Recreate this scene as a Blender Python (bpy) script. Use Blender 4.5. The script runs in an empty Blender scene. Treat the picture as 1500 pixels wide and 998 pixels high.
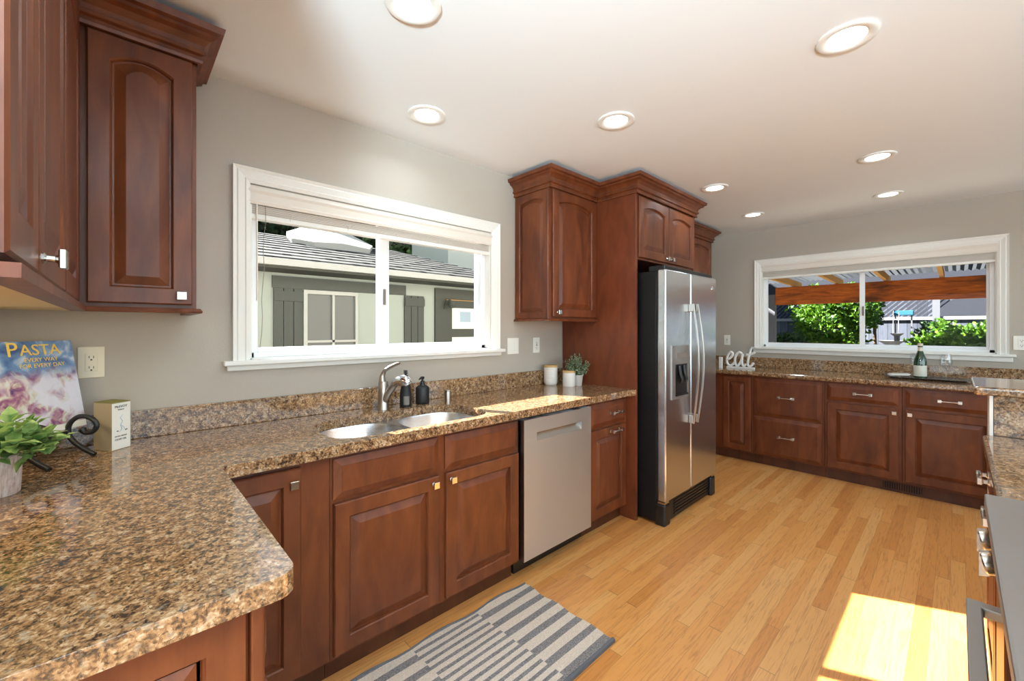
import bpy, bmesh, math, random
from math import sin, cos, pi, radians, sqrt, atan2, hypot
from mathutils import Vector, Matrix
from mathutils.geometry import tessellate_polygon
random.seed(7)
C = bpy.context.scene.collection
SC = bpy.context.scene

# ------------------------------------------------------------------ camera
YAW = radians(46.7496); CAMX, CAMZ = 2.199, 1.343
cam = bpy.data.cameras.new('camera'); cam.sensor_width = 36.0; cam.lens = 613.354 / 1500 * 36
cam.shift_y = (481.056 - 499) / 1500; cam.clip_start = 0.02; cam.clip_end = 200
camo = bpy.data.objects.new('camera', cam); C.objects.link(camo)
camo.location = (CAMX, 0, CAMZ); camo.rotation_euler = (pi / 2, 0, YAW)
SC.camera = camo
# ------------------------------------------------------------------ colour / world / sun
SC.view_settings.view_transform = 'Standard'; SC.view_settings.look = 'None'
SC.view_settings.gamma = 1.0; SC.view_settings.use_curve_mapping = False
SC.view_settings.exposure = 0.0
try:
    SC.cycles.use_denoising = True; SC.cycles.denoiser = 'OPENIMAGEDENOISE'
    SC.cycles.max_bounces = 8; SC.cycles.transparent_max_bounces = 16
    SC.cycles.sample_clamp_indirect = 6.0; SC.cycles.caustics_reflective = False; SC.cycles.caustics_refractive = False
except Exception:
    pass
SKY, SUN, LAMP, DAY, BOUNCE = 0.2, 44.0, 2.5, 225.0, 320.0  # last two: power of the added fill lamps
w = bpy.data.worlds.new('world'); SC.world = w; w.use_nodes = True
nt = w.node_tree; nt.nodes.clear()
sky = nt.nodes.new('ShaderNodeTexSky'); sky.sky_type = 'NISHITA'; sky.sun_disc = False
sky.sun_elevation = radians(35); sky.sun_rotation = radians(297)
bg = nt.nodes.new('ShaderNodeBackground'); bg.inputs[1].default_value = SKY
wo = nt.nodes.new('ShaderNodeOutputWorld'); nt.links.new(sky.outputs[0], bg.inputs[0]); nt.links.new(bg.outputs[0], wo.inputs[0])
sl = bpy.data.lights.new('sun', 'SUN'); sl.energy = SUN; sl.angle = radians(0.53); sl.color = (1, .975, .95)
so = bpy.data.objects.new('sun', sl); C.objects.link(so); so.location = (-6, -2, 8)
so.rotation_euler = Vector((1, .467, -.764)).to_track_quat('-Z', 'Y').to_euler()


def area(name, loc, direction, sx, sy, power, col=(1, 1, 1), shape='RECTANGLE', spread=180):
    l = bpy.data.lights.new(name, 'AREA'); l.shape = shape; l.size = sx; l.size_y = sy
    l.energy = power; l.color = col; l.spread = radians(spread)
    o = bpy.data.objects.new(name, l); C.objects.link(o); o.location = loc
    o.rotation_euler = Vector(direction).to_track_quat('-Z', 'Y').to_euler()
    return o


# area lamps added for room light: made-up rear glass doors, enlarged side window
area('rear_fill', (3.2, -2.78, 1.1), (0, 1, 0), 3.0, 2.0, DAY * .3, (.70, .885, 1))
area('side_window_fill', (4.96, 1.2, 1.3), (-1, 0, 0), 7.0, 1.8, DAY * .6, (.70, .885, 1))
# unseen lamp added behind the camera, aimed up to brighten ceiling and room
area('ceiling_bounce_fill', (3.0, -1.2, 1.6), (-.3, .42, 1), .35, .35, BOUNCE, (.62, .86, 1), spread=125)

# ------------------------------------------------------------------ materials
MATS = {}


class NT:
    def __init__(s, name):
        s.m = bpy.data.materials.new(name); s.m.use_nodes = True; s.t = s.m.node_tree
        s.t.nodes.clear(); s.out = s.t.nodes.new('ShaderNodeOutputMaterial'); MATS[name] = s.m

    def n(s, typ, **kw):
        nd = s.t.nodes.new(typ)
        ins = kw.pop('ins', {})
        for k, v in kw.items(): setattr(nd, k, v)
        for k, v in ins.items():
            if isinstance(v, bpy.types.NodeSocket): s.t.links.new(v, nd.inputs[k])
            else: nd.inputs[k].default_value = v
        return nd

    def pos(s): return s.n('ShaderNodeNewGeometry').outputs['Position']

    def map(s, vec, scale=(1, 1, 1), loc=(0, 0, 0), rot=(0, 0, 0)):
        return s.n('ShaderNodeMapping', ins={0: vec, 1: loc, 2: rot, 3: scale}).outputs[0]

    def noise(s, vec, scale, detail=3, rough=.5, dist=0, out=0):
        return s.n('ShaderNodeTexNoise', ins={'Vector': vec, 'Scale': scale, 'Detail': detail, 'Roughness': rough, 'Distortion': dist}).outputs[out]

    def ramp(s, fac, stops, interp='LINEAR'):
        r = s.n('ShaderNodeValToRGB', ins={0: fac}); e = r.color_ramp; e.interpolation = interp
        while len(e.elements) < len(stops): e.elements.new(.5)
        for el, (p, c) in zip(e.elements, stops):
            el.position = p; el.color = (*c, 1) if len(c) == 3 else c
        return r.outputs[0]

    def mix(s, fac, a, b, mode='MIX'):
        x = s.n('ShaderNodeMix', data_type='RGBA', blend_type=mode)
        for k, v in ((0, fac), (6, a), (7, b)):
            if isinstance(v, bpy.types.NodeSocket): s.t.links.new(v, x.inputs[k])
            else: x.inputs[k].default_value = v if k == 0 else (*v, 1)
        return x.outputs[2]

    def math(s, op, a, b=0.0):
        return s.n('ShaderNodeMath', operation=op, ins={0: a, 1: b}).outputs[0]

    def xyz(s, vec):
        return s.n('ShaderNodeSeparateXYZ', ins={0: vec}).outputs

    def bump(s, h, strength=.2, dist=.002):
        return s.n('ShaderNodeBump', ins={'Height': h, 'Strength': strength, 'Distance': dist}).outputs[0]

    def bsdf(s, col, rough=.5, metal=0, spec=.5, nrm=None, coat=0, trans=0, emit=None, es=0, alpha=1, sub=0, coat_r=.1):
        ins = {'Base Color': col if isinstance(col, bpy.types.NodeSocket) else (*col, 1), 'Roughness': rough, 'Metallic': metal,
               'Specular IOR Level': spec, 'Coat Weight': coat, 'Coat Roughness': coat_r, 'Transmission Weight': trans}
        if nrm is not None: ins['Normal'] = nrm
        if emit: ins['Emission Color'] = (*emit, 1); ins['Emission Strength'] = es
        b = s.n('ShaderNodeBsdfPrincipled', ins=ins)
        s.t.links.new(b.outputs[0], s.out.inputs[0]); return b


def srgb(r, g, b):
    f = lambda c: (c / 255 / 12.92) if c <= 10 else ((c / 255 + .055) / 1.055) ** 2.4
    return (f(r), f(g), f(b))


def plain(name, rgb, rough=.5, **kw):
    t = NT(name); t.bsdf(srgb(*rgb), rough, **kw); return t.m


# painted wall with orange peel texture
for nm, c, bs in (('wall_paint', (181, 171, 158), .25), ('ceiling_paint', (232, 233, 232), .08)):
    t = NT(nm); p = t.pos(); h = t.noise(p, 140, 3, .6)
    t.bsdf(srgb(*c), .62, nrm=t.bump(h, bs, .003), spec=.3)


def wood(name, dark, mid, light, axis=2):
    t = NT(name); p = t.pos()
    rnd = t.n('ShaderNodeObjectInfo').outputs['Random']
    off = t.n('ShaderNodeCombineXYZ', ins={0: t.math('MULTIPLY', rnd, 7.0), 1: t.math('MULTIPLY', rnd, 3.0), 2: t.math('MULTIPLY', rnd, 11.0)}).outputs[0]
    v = t.n('ShaderNodeVectorMath', operation='ADD', ins={0: p, 1: off}).outputs[0]
    sc = [8, 8, 8]; sc[axis] = 2.2
    a = t.noise(t.map(v, tuple(sc)), 1.6, 4, .5, .8)
    sc2 = [60, 60, 60]; sc2[axis] = 2.5
    b = t.noise(t.map(v, tuple(sc2)), 4, 3, .6)
    f = t.math('ADD', t.math('MULTIPLY', a, .86), t.math('MULTIPLY', b, .14))
    col = t.ramp(f, [(.3, srgb(*dark)), (.5, srgb(*mid)), (.72, srgb(*light))])
    t.bsdf(col, .42, spec=.38, coat=.1, coat_r=.14, nrm=t.bump(b, .05, .001))
    return t.m


wood('cherry', (82, 38, 17), (102, 51, 25), (122, 65, 33))
wood('cherry_side', (92, 44, 23), (108, 53, 29), (122, 62, 35))
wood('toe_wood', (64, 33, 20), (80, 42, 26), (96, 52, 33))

# granite
t = NT('granite'); p = t.pos()
n1 = t.noise(p, 46, 4, .62, .5); n2 = t.noise(p, 150, 3, .6, .3); n3 = t.noise(t.map(p, loc=(3, 7, 1)), 84, 4, .7, .8)
vor = t.n('ShaderNodeTexVoronoi', ins={'Vector': p, 'Scale': 210}).outputs['Color']
vb = t.n('ShaderNodeSeparateColor', ins={0: vor}).outputs[0]
f = t.math('ADD', t.math('MULTIPLY', n1, .55), t.math('ADD', t.math('MULTIPLY', n2, .35), t.math('MULTIPLY', vb, .14)))
col = t.ramp(f, [(.38, srgb(50, 38, 30)), (.45, srgb(100, 74, 52)), (.52, srgb(146, 108, 73)), (.58, srgb(172, 134, 95)), (.68, srgb(206, 182, 152))])
spk = t.ramp(n3, [(.37, (1, 1, 1)), (.43, (0, 0, 0))])
col = t.mix(t.math('MULTIPLY', spk, .85), col, srgb(34, 28, 27))
gry = t.ramp(t.noise(t.map(p, loc=(9, 2, 5)), 48, 3, .6), [(.58, (0, 0, 0)), (.68, (1, 1, 1))])
col = t.mix(t.math('MULTIPLY', gry, .5), col, srgb(150, 142, 128))
t.bsdf(col, .1, spec=.5, coat=.2, coat_r=.04)

# oak strip floor running along y
t = NT('oak_floor'); p = t.pos(); x = t.xyz(p)
row = t.math('FLOOR', t.math('DIVIDE', x[0], .0572))
wn = t.n('ShaderNodeTexWhiteNoise', noise_dimensions='1D', ins={'W': row}).outputs['Value']
ys = t.math('ADD', x[1], t.math('MULTIPLY', wn, 9.0))
ln = t.math('ADD', .8, t.math('MULTIPLY', wn, .9))
seg = t.math('FLOOR', t.math('DIVIDE', ys, ln))
cid = t.n('ShaderNodeCombineXYZ', ins={0: row, 1: seg}).outputs[0]
pr = t.n('ShaderNodeTexWhiteNoise', noise_dimensions='2D', ins={'Vector': cid}).outputs['Value']
pv = t.n('ShaderNodeVectorMath', operation='ADD', ins={0: p, 1: t.n('ShaderNodeCombineXYZ', ins={0: t.math('MULTIPLY', pr, 5.0), 1: t.math('MULTIPLY', pr, 17.0)}).outputs[0]}).outputs[0]
g = t.noise(t.map(pv, (26, 1.6, 1)), 3, 5, .6, 1.6)
g2 = t.noise(t.map(pv, (120, 3, 1)), 3, 3, .6)
base = t.ramp(pr, [(0, srgb(214, 140, 72)), (.35, srgb(230, 158, 86)), (.7, srgb(236, 166, 94)), (1, srgb(240, 178, 108))])
gr = t.ramp(g, [(.33, srgb(150, 95, 50)), (.5, (1, 1, 1)), (1, (1, 1, 1))])
col = t.mix(.36, base, gr, 'MULTIPLY'); col = t.mix(t.math('MULTIPLY', g2, .16), col, srgb(150, 96, 52))
fx = t.math('FRACT', t.math('DIVIDE', x[0], .0572)); fy = t.math('FRACT', t.math('DIVIDE', ys, ln))
e1 = t.math('LESS_THAN', fx, .022); e2 = t.math('LESS_THAN', fy, .003)
col = t.mix(t.math('MULTIPLY', t.math('MAXIMUM', e1, e2), .5), col, srgb(96, 58, 30))
t.bsdf(col, .3, spec=.45, coat=.25, coat_r=.2, nrm=t.bump(g2, .04, .001))

plain('white_trim', (236, 233, 226), .4); plain('white_vinyl', (240, 241, 242), .35)
plain('blind_white', (226, 217, 205), .5); plain('plate_white', (238, 234, 224), .35)
plain('plate_beige', (226, 214, 188), .35); plain('slot_dark', (60, 52, 44), .6)
plain('black_plastic', (18, 18, 20), .35); plain('black_matte', (22, 21, 22), .55)
plain('black_iron', (24, 24, 25), .45); plain('dark_void', (10, 9, 9), .8)
plain('ceramic', (236, 231, 224), .35); plain('bamboo', (206, 164, 104), .5)
plain('paper_white', (238, 234, 222), .6); plain('carton_tan', (176, 158, 124), .6); plain('carton_olive', (128, 124, 52), .55)
plain('ink', (46, 44, 52), .6); plain('gold_ink', (244, 208, 96), .4); plain('blue_ink', (62, 66, 130), .5)
plain('sign_white', (240, 237, 232), .5); plain('label_cream', (226, 222, 206), .6)
plain('foil_cream', (222, 212, 192), .45); plain('cabinet_underside', (226, 208, 170), .6)
plain('rubber', (30, 30, 32), .7); plain('linen', (224, 220, 214), .8); plain('reveal_grey', (120, 112, 104), .5)
# painted exterior
plain('shed_white', (160, 170, 162), .8); plain('shed_grey', (74, 78, 72), .75); plain('shed_trim', (178, 181, 176), .7)
plain('shed_pane', (92, 96, 94), .35); plain('house_pale', (250, 250, 232), .8); plain('tarp_white', (190, 188, 178), .7)
plain('pot_blue', (52, 110, 140), .5); plain('stone_pale', (150, 150, 154), .8); plain('dark_siding', (48, 50, 60), .8)
plain('door_paper', (226, 232, 226), .6); plain('door_blue', (160, 182, 200), .5); plain('gold_metal', (190, 150, 90), .3, metal=.7)


def steel(name, rgb, rough, tang, aniso=.7, wave=.05):
    """brushed sheet; tang = direction of the brushing"""
    t = NT(name); p = t.pos()
    wv = t.noise(p, 2.4, 2, .5)
    b = t.bsdf(srgb(*rgb), rough, metal=1, nrm=t.bump(wv, wave, .02))
    b.inputs['Anisotropic'].default_value = aniso
    t.t.links.new(t.n('ShaderNodeCombineXYZ', ins={0: tang[0], 1: tang[1], 2: tang[2]}).outputs[0], b.inputs['Tangent'])


steel('steel', (212, 216, 220), .24, (0, 1, 0), .6, .1); steel('steel_washer', (224, 230, 236), .42, (0, 0, 1), .9, .12)
steel('steel_sink', (196, 197, 198), .27, (0, 1, 0), .3); steel('steel_range', (176, 172, 168), .48, (1, 0, 0), .3, .02)
plain('nickel', (206, 200, 192), .22, metal=1); plain('chrome', (226, 226, 228), .1, metal=1); plain('brushed_nickel', (176, 168, 160), .3, metal=1)
t = NT('black_texture'); t.bsdf(srgb(13, 13, 15), .4, spec=.35, nrm=t.bump(t.noise(t.pos(), 90, 3, .6), .5, .004))
t = NT('oven_glass'); t.bsdf(srgb(22, 18, 16), .06, spec=.7, coat=.5)


def glassy(name, tint, gl, rough=.02, edge=.45):
    t = NT(name)
    tr = t.n('ShaderNodeBsdfTransparent', ins={0: (*tint, 1)}); gb = t.n('ShaderNodeBsdfGlossy', ins={0: (1, 1, 1, 1), 'Roughness': rough})
    lw = t.n('ShaderNodeLayerWeight', ins={0: .35}).outputs['Facing']
    fac = t.math('ADD', gl, t.math('MULTIPLY', t.math('POWER', lw, 3.0), edge))
    mx = t.n('ShaderNodeMixShader', ins={0: fac, 1: tr.outputs[0], 2: gb.outputs[0]})
    t.t.links.new(mx.outputs[0], t.out.inputs[0])


glassy('window_glass', (.96, .975, .965), .002, 0.0, .03); glassy('clear_glass', (.9, .91, .91), .12)
t = NT('green_glass'); t.bsdf(srgb(20, 58, 34), .06, spec=.7, coat=.6)
t = NT('led_lens'); t.bsdf((1, 1, 1), .5, emit=(1, .97, .92), es=7)
t = NT('corrugated'); tl = t.n('ShaderNodeBsdfTranslucent', ins={0: (.035, .037, .04, 1)}); t.t.links.new(tl.outputs[0], t.out.inputs[0])
# leaves, ground and garden
for nm, a, b in (('leaf_bright', (40, 84, 14), (104, 142, 34)), ('leaf_deep', (24, 52, 22), (66, 100, 48)), ('leaf_basil', (92, 134, 66), (172, 196, 122)), ('leaf_dusty', (112, 132, 112), (200, 210, 184)), ('leaf_dark', (20, 38, 20), (54, 84, 44))):
    t = NT(nm); f = t.noise(t.pos(), 34 if 'b' == nm[5] and nm != 'leaf_bright' else (70 if nm == 'leaf_dusty' else 9), 2)
    col = t.ramp(f, [(.35, srgb(*a)), (.65, srgb(*b))])
    b1 = t.n('ShaderNodeBsdfPrincipled', ins={'Base Color': col, 'Roughness': .5}); b2 = t.n('ShaderNodeBsdfTranslucent', ins={0: col})
    t.t.links.new(t.n('ShaderNodeMixShader', ins={0: .3, 1: b1.outputs[0], 2: b2.outputs[0]}).outputs[0], t.out.inputs[0])
plain('patio_bounce', (158, 152, 142), .9); plain('bark', (84, 66, 48), .9); plain('stem_green', (84, 112, 60), .7); plain('lemon', (236, 190, 70), .5)
t = NT('soil'); t.bsdf(t.ramp(t.noise(t.pos(), 30, 4), [(.3, srgb(62, 60, 56)), (.7, srgb(110, 108, 102))]), .95)
t = NT('fence_wood'); p = t.pos(); x = t.xyz(p)
pk = t.n('ShaderNodeTexWhiteNoise', noise_dimensions='1D', ins={'W': t.math('FLOOR', t.math('DIVIDE', x[0], .14))}).outputs['Value']
g = t.noise(t.map(p, (20, 20, 2)), 3, 4)
col = t.ramp(t.math('ADD', t.math('MULTIPLY', pk, .5), t.math('MULTIPLY', g, .5)), [(.2, srgb(58, 62, 74)), (.8, srgb(108, 112, 126))])
ed = t.math('LESS_THAN', t.math('FRACT', t.math('DIVIDE', x[0], .14)), .05)
t.bsdf(t.mix(ed, col, srgb(40, 40, 46)), .9)
t = NT('cedar'); p = t.pos(); g = t.noise(t.map(p, (1.5, 12, 12)), 3, 4, .6, .8); k = t.noise(t.map(p, (.9, 3, 3)), 2, 3)
col = t.ramp(g, [(.3, srgb(160, 72, 18)), (.6, srgb(222, 116, 36)), (.8, srgb(232, 136, 56))])
t.bsdf(t.mix(t.ramp(k, [(.55, (0, 0, 0)), (.68, (.8, .8, .8))]), col, srgb(62, 34, 18)), .7)
plain('cedar_light', (226, 170, 96), .7); plain('post_grey', (112, 112, 118), .8)
t = NT('shingles'); p = t.pos()
br = t.n('ShaderNodeTexBrick', ins={'Vector': t.map(p, rot=(0, 0, pi / 2)), 'Color1': (*srgb(64, 63, 60), 1), 'Color2': (*srgb(112, 110, 105), 1), 'Mortar': (*srgb(6, 6, 6), 1), 'Scale': 1.0, 'Mortar Size': .045, 'Brick Width': .42, 'Row Height': .2, 'Bias': -.1})
t.bsdf(t.mix(.2, br.outputs[0], t.ramp(t.noise(p, 40, 3), [(.3, srgb(28, 28, 26)), (.7, srgb(86, 85, 80))])), .9)
# rug: broad and narrow charcoal stripes in staggered bands
t = NT('rug_weave'); p = t.pos(); x = t.xyz(p)
sx = t.math('SUBTRACT', x[0], .64)
band = t.math('MODULO', t.math('FLOOR', t.math('DIVIDE', t.math('SUBTRACT', 1.56, t.math('ADD', x[1], t.math('MULTIPLY', t.math('FLOOR', t.math('DIVIDE', sx, .0765)), -.004))), .335)), 2.0)
s1 = t.math('LESS_THAN', t.math('FRACT', t.math('ADD', .45, t.math('DIVIDE', sx, .0765))), .44)
s2 = t.math('LESS_THAN', t.math('FRACT', t.math('ADD', .45, t.math('DIVIDE', sx, .0383))), .42)
st = t.math('ADD', t.math('MULTIPLY', s1, t.math('SUBTRACT', 1.0, band)), t.math('MULTIPLY', s2, band))
wv = t.noise(t.map(p, (1, .35, 1)), 420, 2, .7)
dk = t.ramp(wv, [(.38, srgb(92, 86, 86)), (.62, srgb(160, 151, 148))]); lt = t.ramp(wv, [(.35, srgb(204, 187, 170)), (.65, srgb(238, 222, 205))])
t.bsdf(t.mix(st, lt, dk), .95, nrm=t.bump(wv, .6, .002), spec=.1)
plain('rug_edge', (92, 90, 92), .95)
# small pots
t = NT('pot_wash'); p = t.pos(); g = t.noise(t.map(p, (1, 1, .12)), 190, 4, .7); g2 = t.noise(p, 60, 3)
t.bsdf(t.ramp(t.math('ADD', t.math('MULTIPLY', g, .7), t.math('MULTIPLY', g2, .3)), [(.36, srgb(170, 138, 124)), (.52, srgb(212, 192, 182)), (.66, srgb(232, 222, 214))]), .8, nrm=t.bump(g, .4, .003))
t = NT('pot_chevron'); p = t.n('ShaderNodeTexCoord').outputs['Object']; x = t.xyz(p)
ang = t.math('ARCTAN2', x[1], x[0])
zz = t.math('ADD', x[2], t.math('MULTIPLY', t.math('PINGPONG', ang, .33), .022))
t.bsdf(t.mix(t.math('LESS_THAN', t.math('FRACT', t.math('DIVIDE', zz, .0085)), .42), srgb(236, 232, 224), srgb(120, 112, 110)), .5)
t = NT('canister_ribs'); p = t.n('ShaderNodeTexCoord').outputs['Object']; x = t.xyz(p)
t.bsdf(srgb(236, 231, 224), .35, nrm=t.bump(t.math('SINE', t.math('MULTIPLY', x[2], 520.0)), .25, .003))
# book cover: soft still life of pasta under a blue sky
t = NT('book_cover'); p = t.n('ShaderNodeTexCoord').outputs['Object']; x = t.xyz(p)
h = t.math('DIVIDE', x[2], .3)
blob = t.noise(p, 26, 4, .55, 1.2); blob2 = t.noise(t.map(p, loc=(4, 1, 2)), 16, 3, .5, .8); wh = t.noise(t.map(p, loc=(1, 8, 3)), 11, 3, .5, .5)
food = t.ramp(blob, [(.3, srgb(86, 66, 116)), (.42, srgb(150, 96, 130)), (.5, srgb(180, 140, 150)), (.58, srgb(206, 204, 186)), (.7, srgb(214, 220, 236))])
food = t.mix(t.ramp(wh, [(.44, (0, 0, 0)), (.56, (.95, .95, .95))]), food, srgb(226, 226, 240))
skyc = t.ramp(blob2, [(.35, srgb(46, 78, 140)), (.55, srgb(108, 148, 196)), (.7, srgb(220, 230, 240))])
t.bsdf(t.mix(t.ramp(t.math('ADD', h, t.math('MULTIPLY', blob2, .25)), [(.72, (0, 0, 0)), (.84, (1, 1, 1))]), food, skyc), .25, coat=.4)
# hammered tray
t = NT('tray_metal'); p = t.pos(); n = t.noise(p, 120, 3, .7)
t.bsdf(t.ramp(n, [(.4, srgb(70, 60, 54)), (.55, srgb(150, 140, 132)), (.68, srgb(225, 222, 216))]), .3, metal=.7, nrm=t.bump(n, .5, .004))
M = MATS


# ------------------------------------------------------------------ mesh helpers
class MB:
    def __init__(s): s.v = []; s.f = []

    def add(s, vs, fs):
        b = len(s.v); s.v += [tuple(v) for v in vs]; s.f += [tuple(i + b for i in f) for f in fs]; return s

    def box(s, x0, x1, y0, y1, z0, z1):
        vs = [(x, y, z) for x in (x0, x1) for y in (y0, y1) for z in (z0, z1)]
        return s.add(vs, [(0, 1, 3, 2), (4, 6, 7, 5), (0, 4, 5, 1), (2, 3, 7, 6), (0, 2, 6, 4), (1, 5, 7, 3)])

    def obox(s, O, U, V, W):
        """box from corner O along three edge vectors"""
        O, U, V, W = map(Vector, (O, U, V, W))
        vs = [O + a * U + b * V + c * W for a in (0, 1) for b in (0, 1) for c in (0, 1)]
        return s.add(vs, [(0, 1, 3, 2), (4, 6, 7, 5), (0, 4, 5, 1), (2, 3, 7, 6), (0, 2, 6, 4), (1, 5, 7, 3)])

    def loops(s, loops, cap0=True, cap1=True, close=False):
        n = len(loops[0]); vs = [v for l in loops for v in l]; fs = []
        m = len(loops)
        for k in range(m if close else m - 1):
            for i in range(n):
                j = (i + 1) % n; a = k * n; b = ((k + 1) % m) * n
                fs.append((a + i, a + j, b + j, b + i))
        if not close:
            if cap0: fs.append(tuple(reversed(range(n))))
            if cap1: fs.append(tuple((m - 1) * n + i for i in range(n)))
        return s.add(vs, fs)

    def lathe(s, prof, c=(0, 0, 0), n=24, axis=None, cap0=True, cap1=True):
        A = Vector(axis or (0, 0, 1)).normalized()
        X = A.orthogonal().normalized(); Y = A.cross(X); c = Vector(c)
        return s.loops([[c + A * z + (X * cos(2 * pi * i / n) + Y * sin(2 * pi * i / n)) * max(r, 1e-5) for i in range(n)] for r, z in prof], cap0, cap1)

    def tube(s, path, r, n=10, flat=1.0, up=None):
        P = [Vector(p) for p in path]; R = r if isinstance(r, (list, tuple)) else [r] * len(P)
        loops = []; prev = None
        for k, p in enumerate(P):
            T = (P[min(k + 1, len(P) - 1)] - P[max(k - 1, 0)]).normalized()
            if up is not None: X = Vector(up) - T * T.dot(Vector(up)); X = X.normalized() if X.length > 1e-5 else T.orthogonal()
            elif prev is None: X = T.orthogonal().normalized()
            else:
                X = prev - T * prev.dot(T); X = X.normalized() if X.length > 1e-6 else T.orthogonal().normalized()
            prev = X; Y = T.cross(X)
            loops.append([p + (X * cos(2 * pi * i / n) * flat + Y * sin(2 * pi * i / n)) * R[k] for i in range(n)])
        return s.loops(loops)

    def sweep(s, path, prof, nrm0=None):
        """mitred sweep in plan: path of (x,y), prof of (out,z), out to the right hand of travel"""
        P = [Vector((a, b)) for a, b in path]; loops = []
        for k in range(len(P)):
            d0 = (P[k] - P[k - 1]).normalized() if k > 0 else None
            d1 = (P[k + 1] - P[k]).normalized() if k < len(P) - 1 else None
            d0 = d0 or d1; d1 = d1 or d0
            n0 = Vector((d0.y, -d0.x)); n1 = Vector((d1.y, -d1.x)); m = (n0 + n1)
            m = m / max(m.dot(n0), .2)
            loops.append([(P[k].x + m.x * o, P[k].y + m.y * o, z) for o, z in prof])
        return s.loops(loops)

    def poly(s, outer, holes, z0, z1):
        """horizontal slab from a plan outline with holes"""
        rings = [outer] + list(holes)
        tri = tessellate_polygon([[Vector((a, b, 0)) for a, b in r] for r in rings])
        flat = [q for r in rings for q in r]; n = len(flat)
        vs = [(a, b, z1) for a, b in flat] + [(a, b, z0) for a, b in flat]
        fs = [tuple(t_) for t_ in tri] + [tuple(i + n for i in reversed(t_)) for t_ in tri]
        b = 0
        for r in rings:
            for i in range(len(r)):
                j = (i + 1) % len(r); fs.append((b + i, b + j, b + j + n, b + i + n))
            b += len(r)
        return s.add(vs, fs)


def wloc(o):
    v = Vector((0, 0, 0))
    while o is not None: v += Vector(o.location); o = o.parent
    return v


def part(name, mb, mat, parent=None, bevel=0, seg=2, smooth=None, sub=0, recalc=True, loc=None):
    """link one mesh object; points are given in world space"""
    me = bpy.data.meshes.new(name)
    off = wloc(parent) if parent else Vector(loc or (0, 0, 0))
    me.from_pydata([tuple(Vector(v) - off) for v in mb.v], [], mb.f)
    if recalc:
        bm = bmesh.new(); bm.from_mesh(me); bmesh.ops.recalc_face_normals(bm, faces=bm.faces); bm.to_mesh(me); bm.free()
    if smooth:
        me.polygons.foreach_set('use_smooth', [True] * len(me.polygons)); me.set_sharp_from_angle(angle=radians(smooth))
    me.materials.append(M[mat] if isinstance(mat, str) else mat)
    o = bpy.data.objects.new(name, me); C.objects.link(o)
    if parent: o.parent = parent
    else: o.location = off
    if bevel:
        b = o.modifiers.new('bevel', 'BEVEL'); b.width = bevel; b.segments = seg; b.limit_method = 'ANGLE'; b.angle_limit = radians(40); b.harden_normals = False
    return o


def thing(name, label, cat, loc=(0, 0, 0), group=None, kind=None):
    o = bpy.data.objects.new(name, None); C.objects.link(o); o.location = loc; o.empty_display_size = .1
    if kind: o['kind'] = kind
    if label: o['label'] = label; o['category'] = cat
    if group: o['group'] = group
    return o


def tag(o, label, cat, group=None, kind=None):
    o['label'] = label; o['category'] = cat
    if group: o['group'] = group
    if kind: o['kind'] = kind
    return o


def struct(name, mb, mat, **kw):
    o = part(name, mb, mat, **kw); o['kind'] = 'structure'; return o


Z = Vector((0, 0, 1))


class Fr:
    """face frame: u along the face, v up, n out of the face"""
    def __init__(s, O, U, N): s.O = Vector(O); s.U = Vector(U); s.N = Vector(N)
    def __call__(s, u, v, n=0): return s.O + s.U * u + Z * v + s.N * n


SINKF = lambda x: Fr((x, 0, 0), (0, 1, 0), (1, 0, 0))     # faces +x, u = y
FARF = lambda y: Fr((0, y, 0), (1, 0, 0), (0, -1, 0))     # faces -y, u = x
LEFTF = lambda y: Fr((0, y, 0), (1, 0, 0), (0, 1, 0))     # faces +y, u = x
RIGHTF = lambda x: Fr((x, 0, 0), (0, 1, 0), (-1, 0, 0))   # faces -x, u = y


def rloop(fr, u0, u1, v0, v1, n, rise=0, N=10):
    pts = [fr(u0, v0, n), fr(u1, v0, n)]
    for k in range(N + 1):
        s = k / N; a = 2 * s - 1
        pts.append(fr(u1 + (u0 - u1) * s, v1 - rise * (a * a), n))
    return pts


def raised(fr, u0, u1, v0, v1, name='door', parent=None, rise=0, t=.02, fw=.056, mat='cherry', pw=.025):
    m = MB(); L = lambda i, n, r=0: rloop(fr, u0 + i, u1 - i, v0 + i, v1 - i, n, r)
    m.loops([L(0, 0), L(0, t - .004), L(.004, t), L(fw, t, rise), L(fw + .004, t - .005, rise), L(fw + .006, t - .014, rise),
             L(fw + .011, t - .014, rise), L(fw + .012 + pw, t - .003, rise), L(fw + .015 + pw, t - .002, rise)])
    return part(name, m, mat, parent)


def slab(fr, u0, u1, v0, v1, name='drawer', parent=None, t=.02, mat='cherry', b=.027):
    m = MB(); L = lambda i, n: rloop(fr, u0 + i, u1 - i, v0 + i, v1 - i, n)
    m.loops([L(0, 0), L(0, t - .013), L(.003, t - .012), L(b, t - .002), L(b + .002, t)])
    return part(name, m, mat, parent)


def knob(fr, u, v, n, parent, name='knob'):
    m = MB(); s = .0145
    m.lathe([(.009, 0), (.009, .002), (.0055, .005), (.005, .014), (.009, .018)], fr(u, v, n), 12, fr.N)
    for a, b in ((.018, .028),):
        m.loops([rloop(fr, u - q, u + q, v - q, v + q, n + d, 0, 1) for q, d in ((s - .002, a), (s, a + .002), (s, b - .002), (s - .002, b))])
    return part(name, m, 'nickel', parent)


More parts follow.
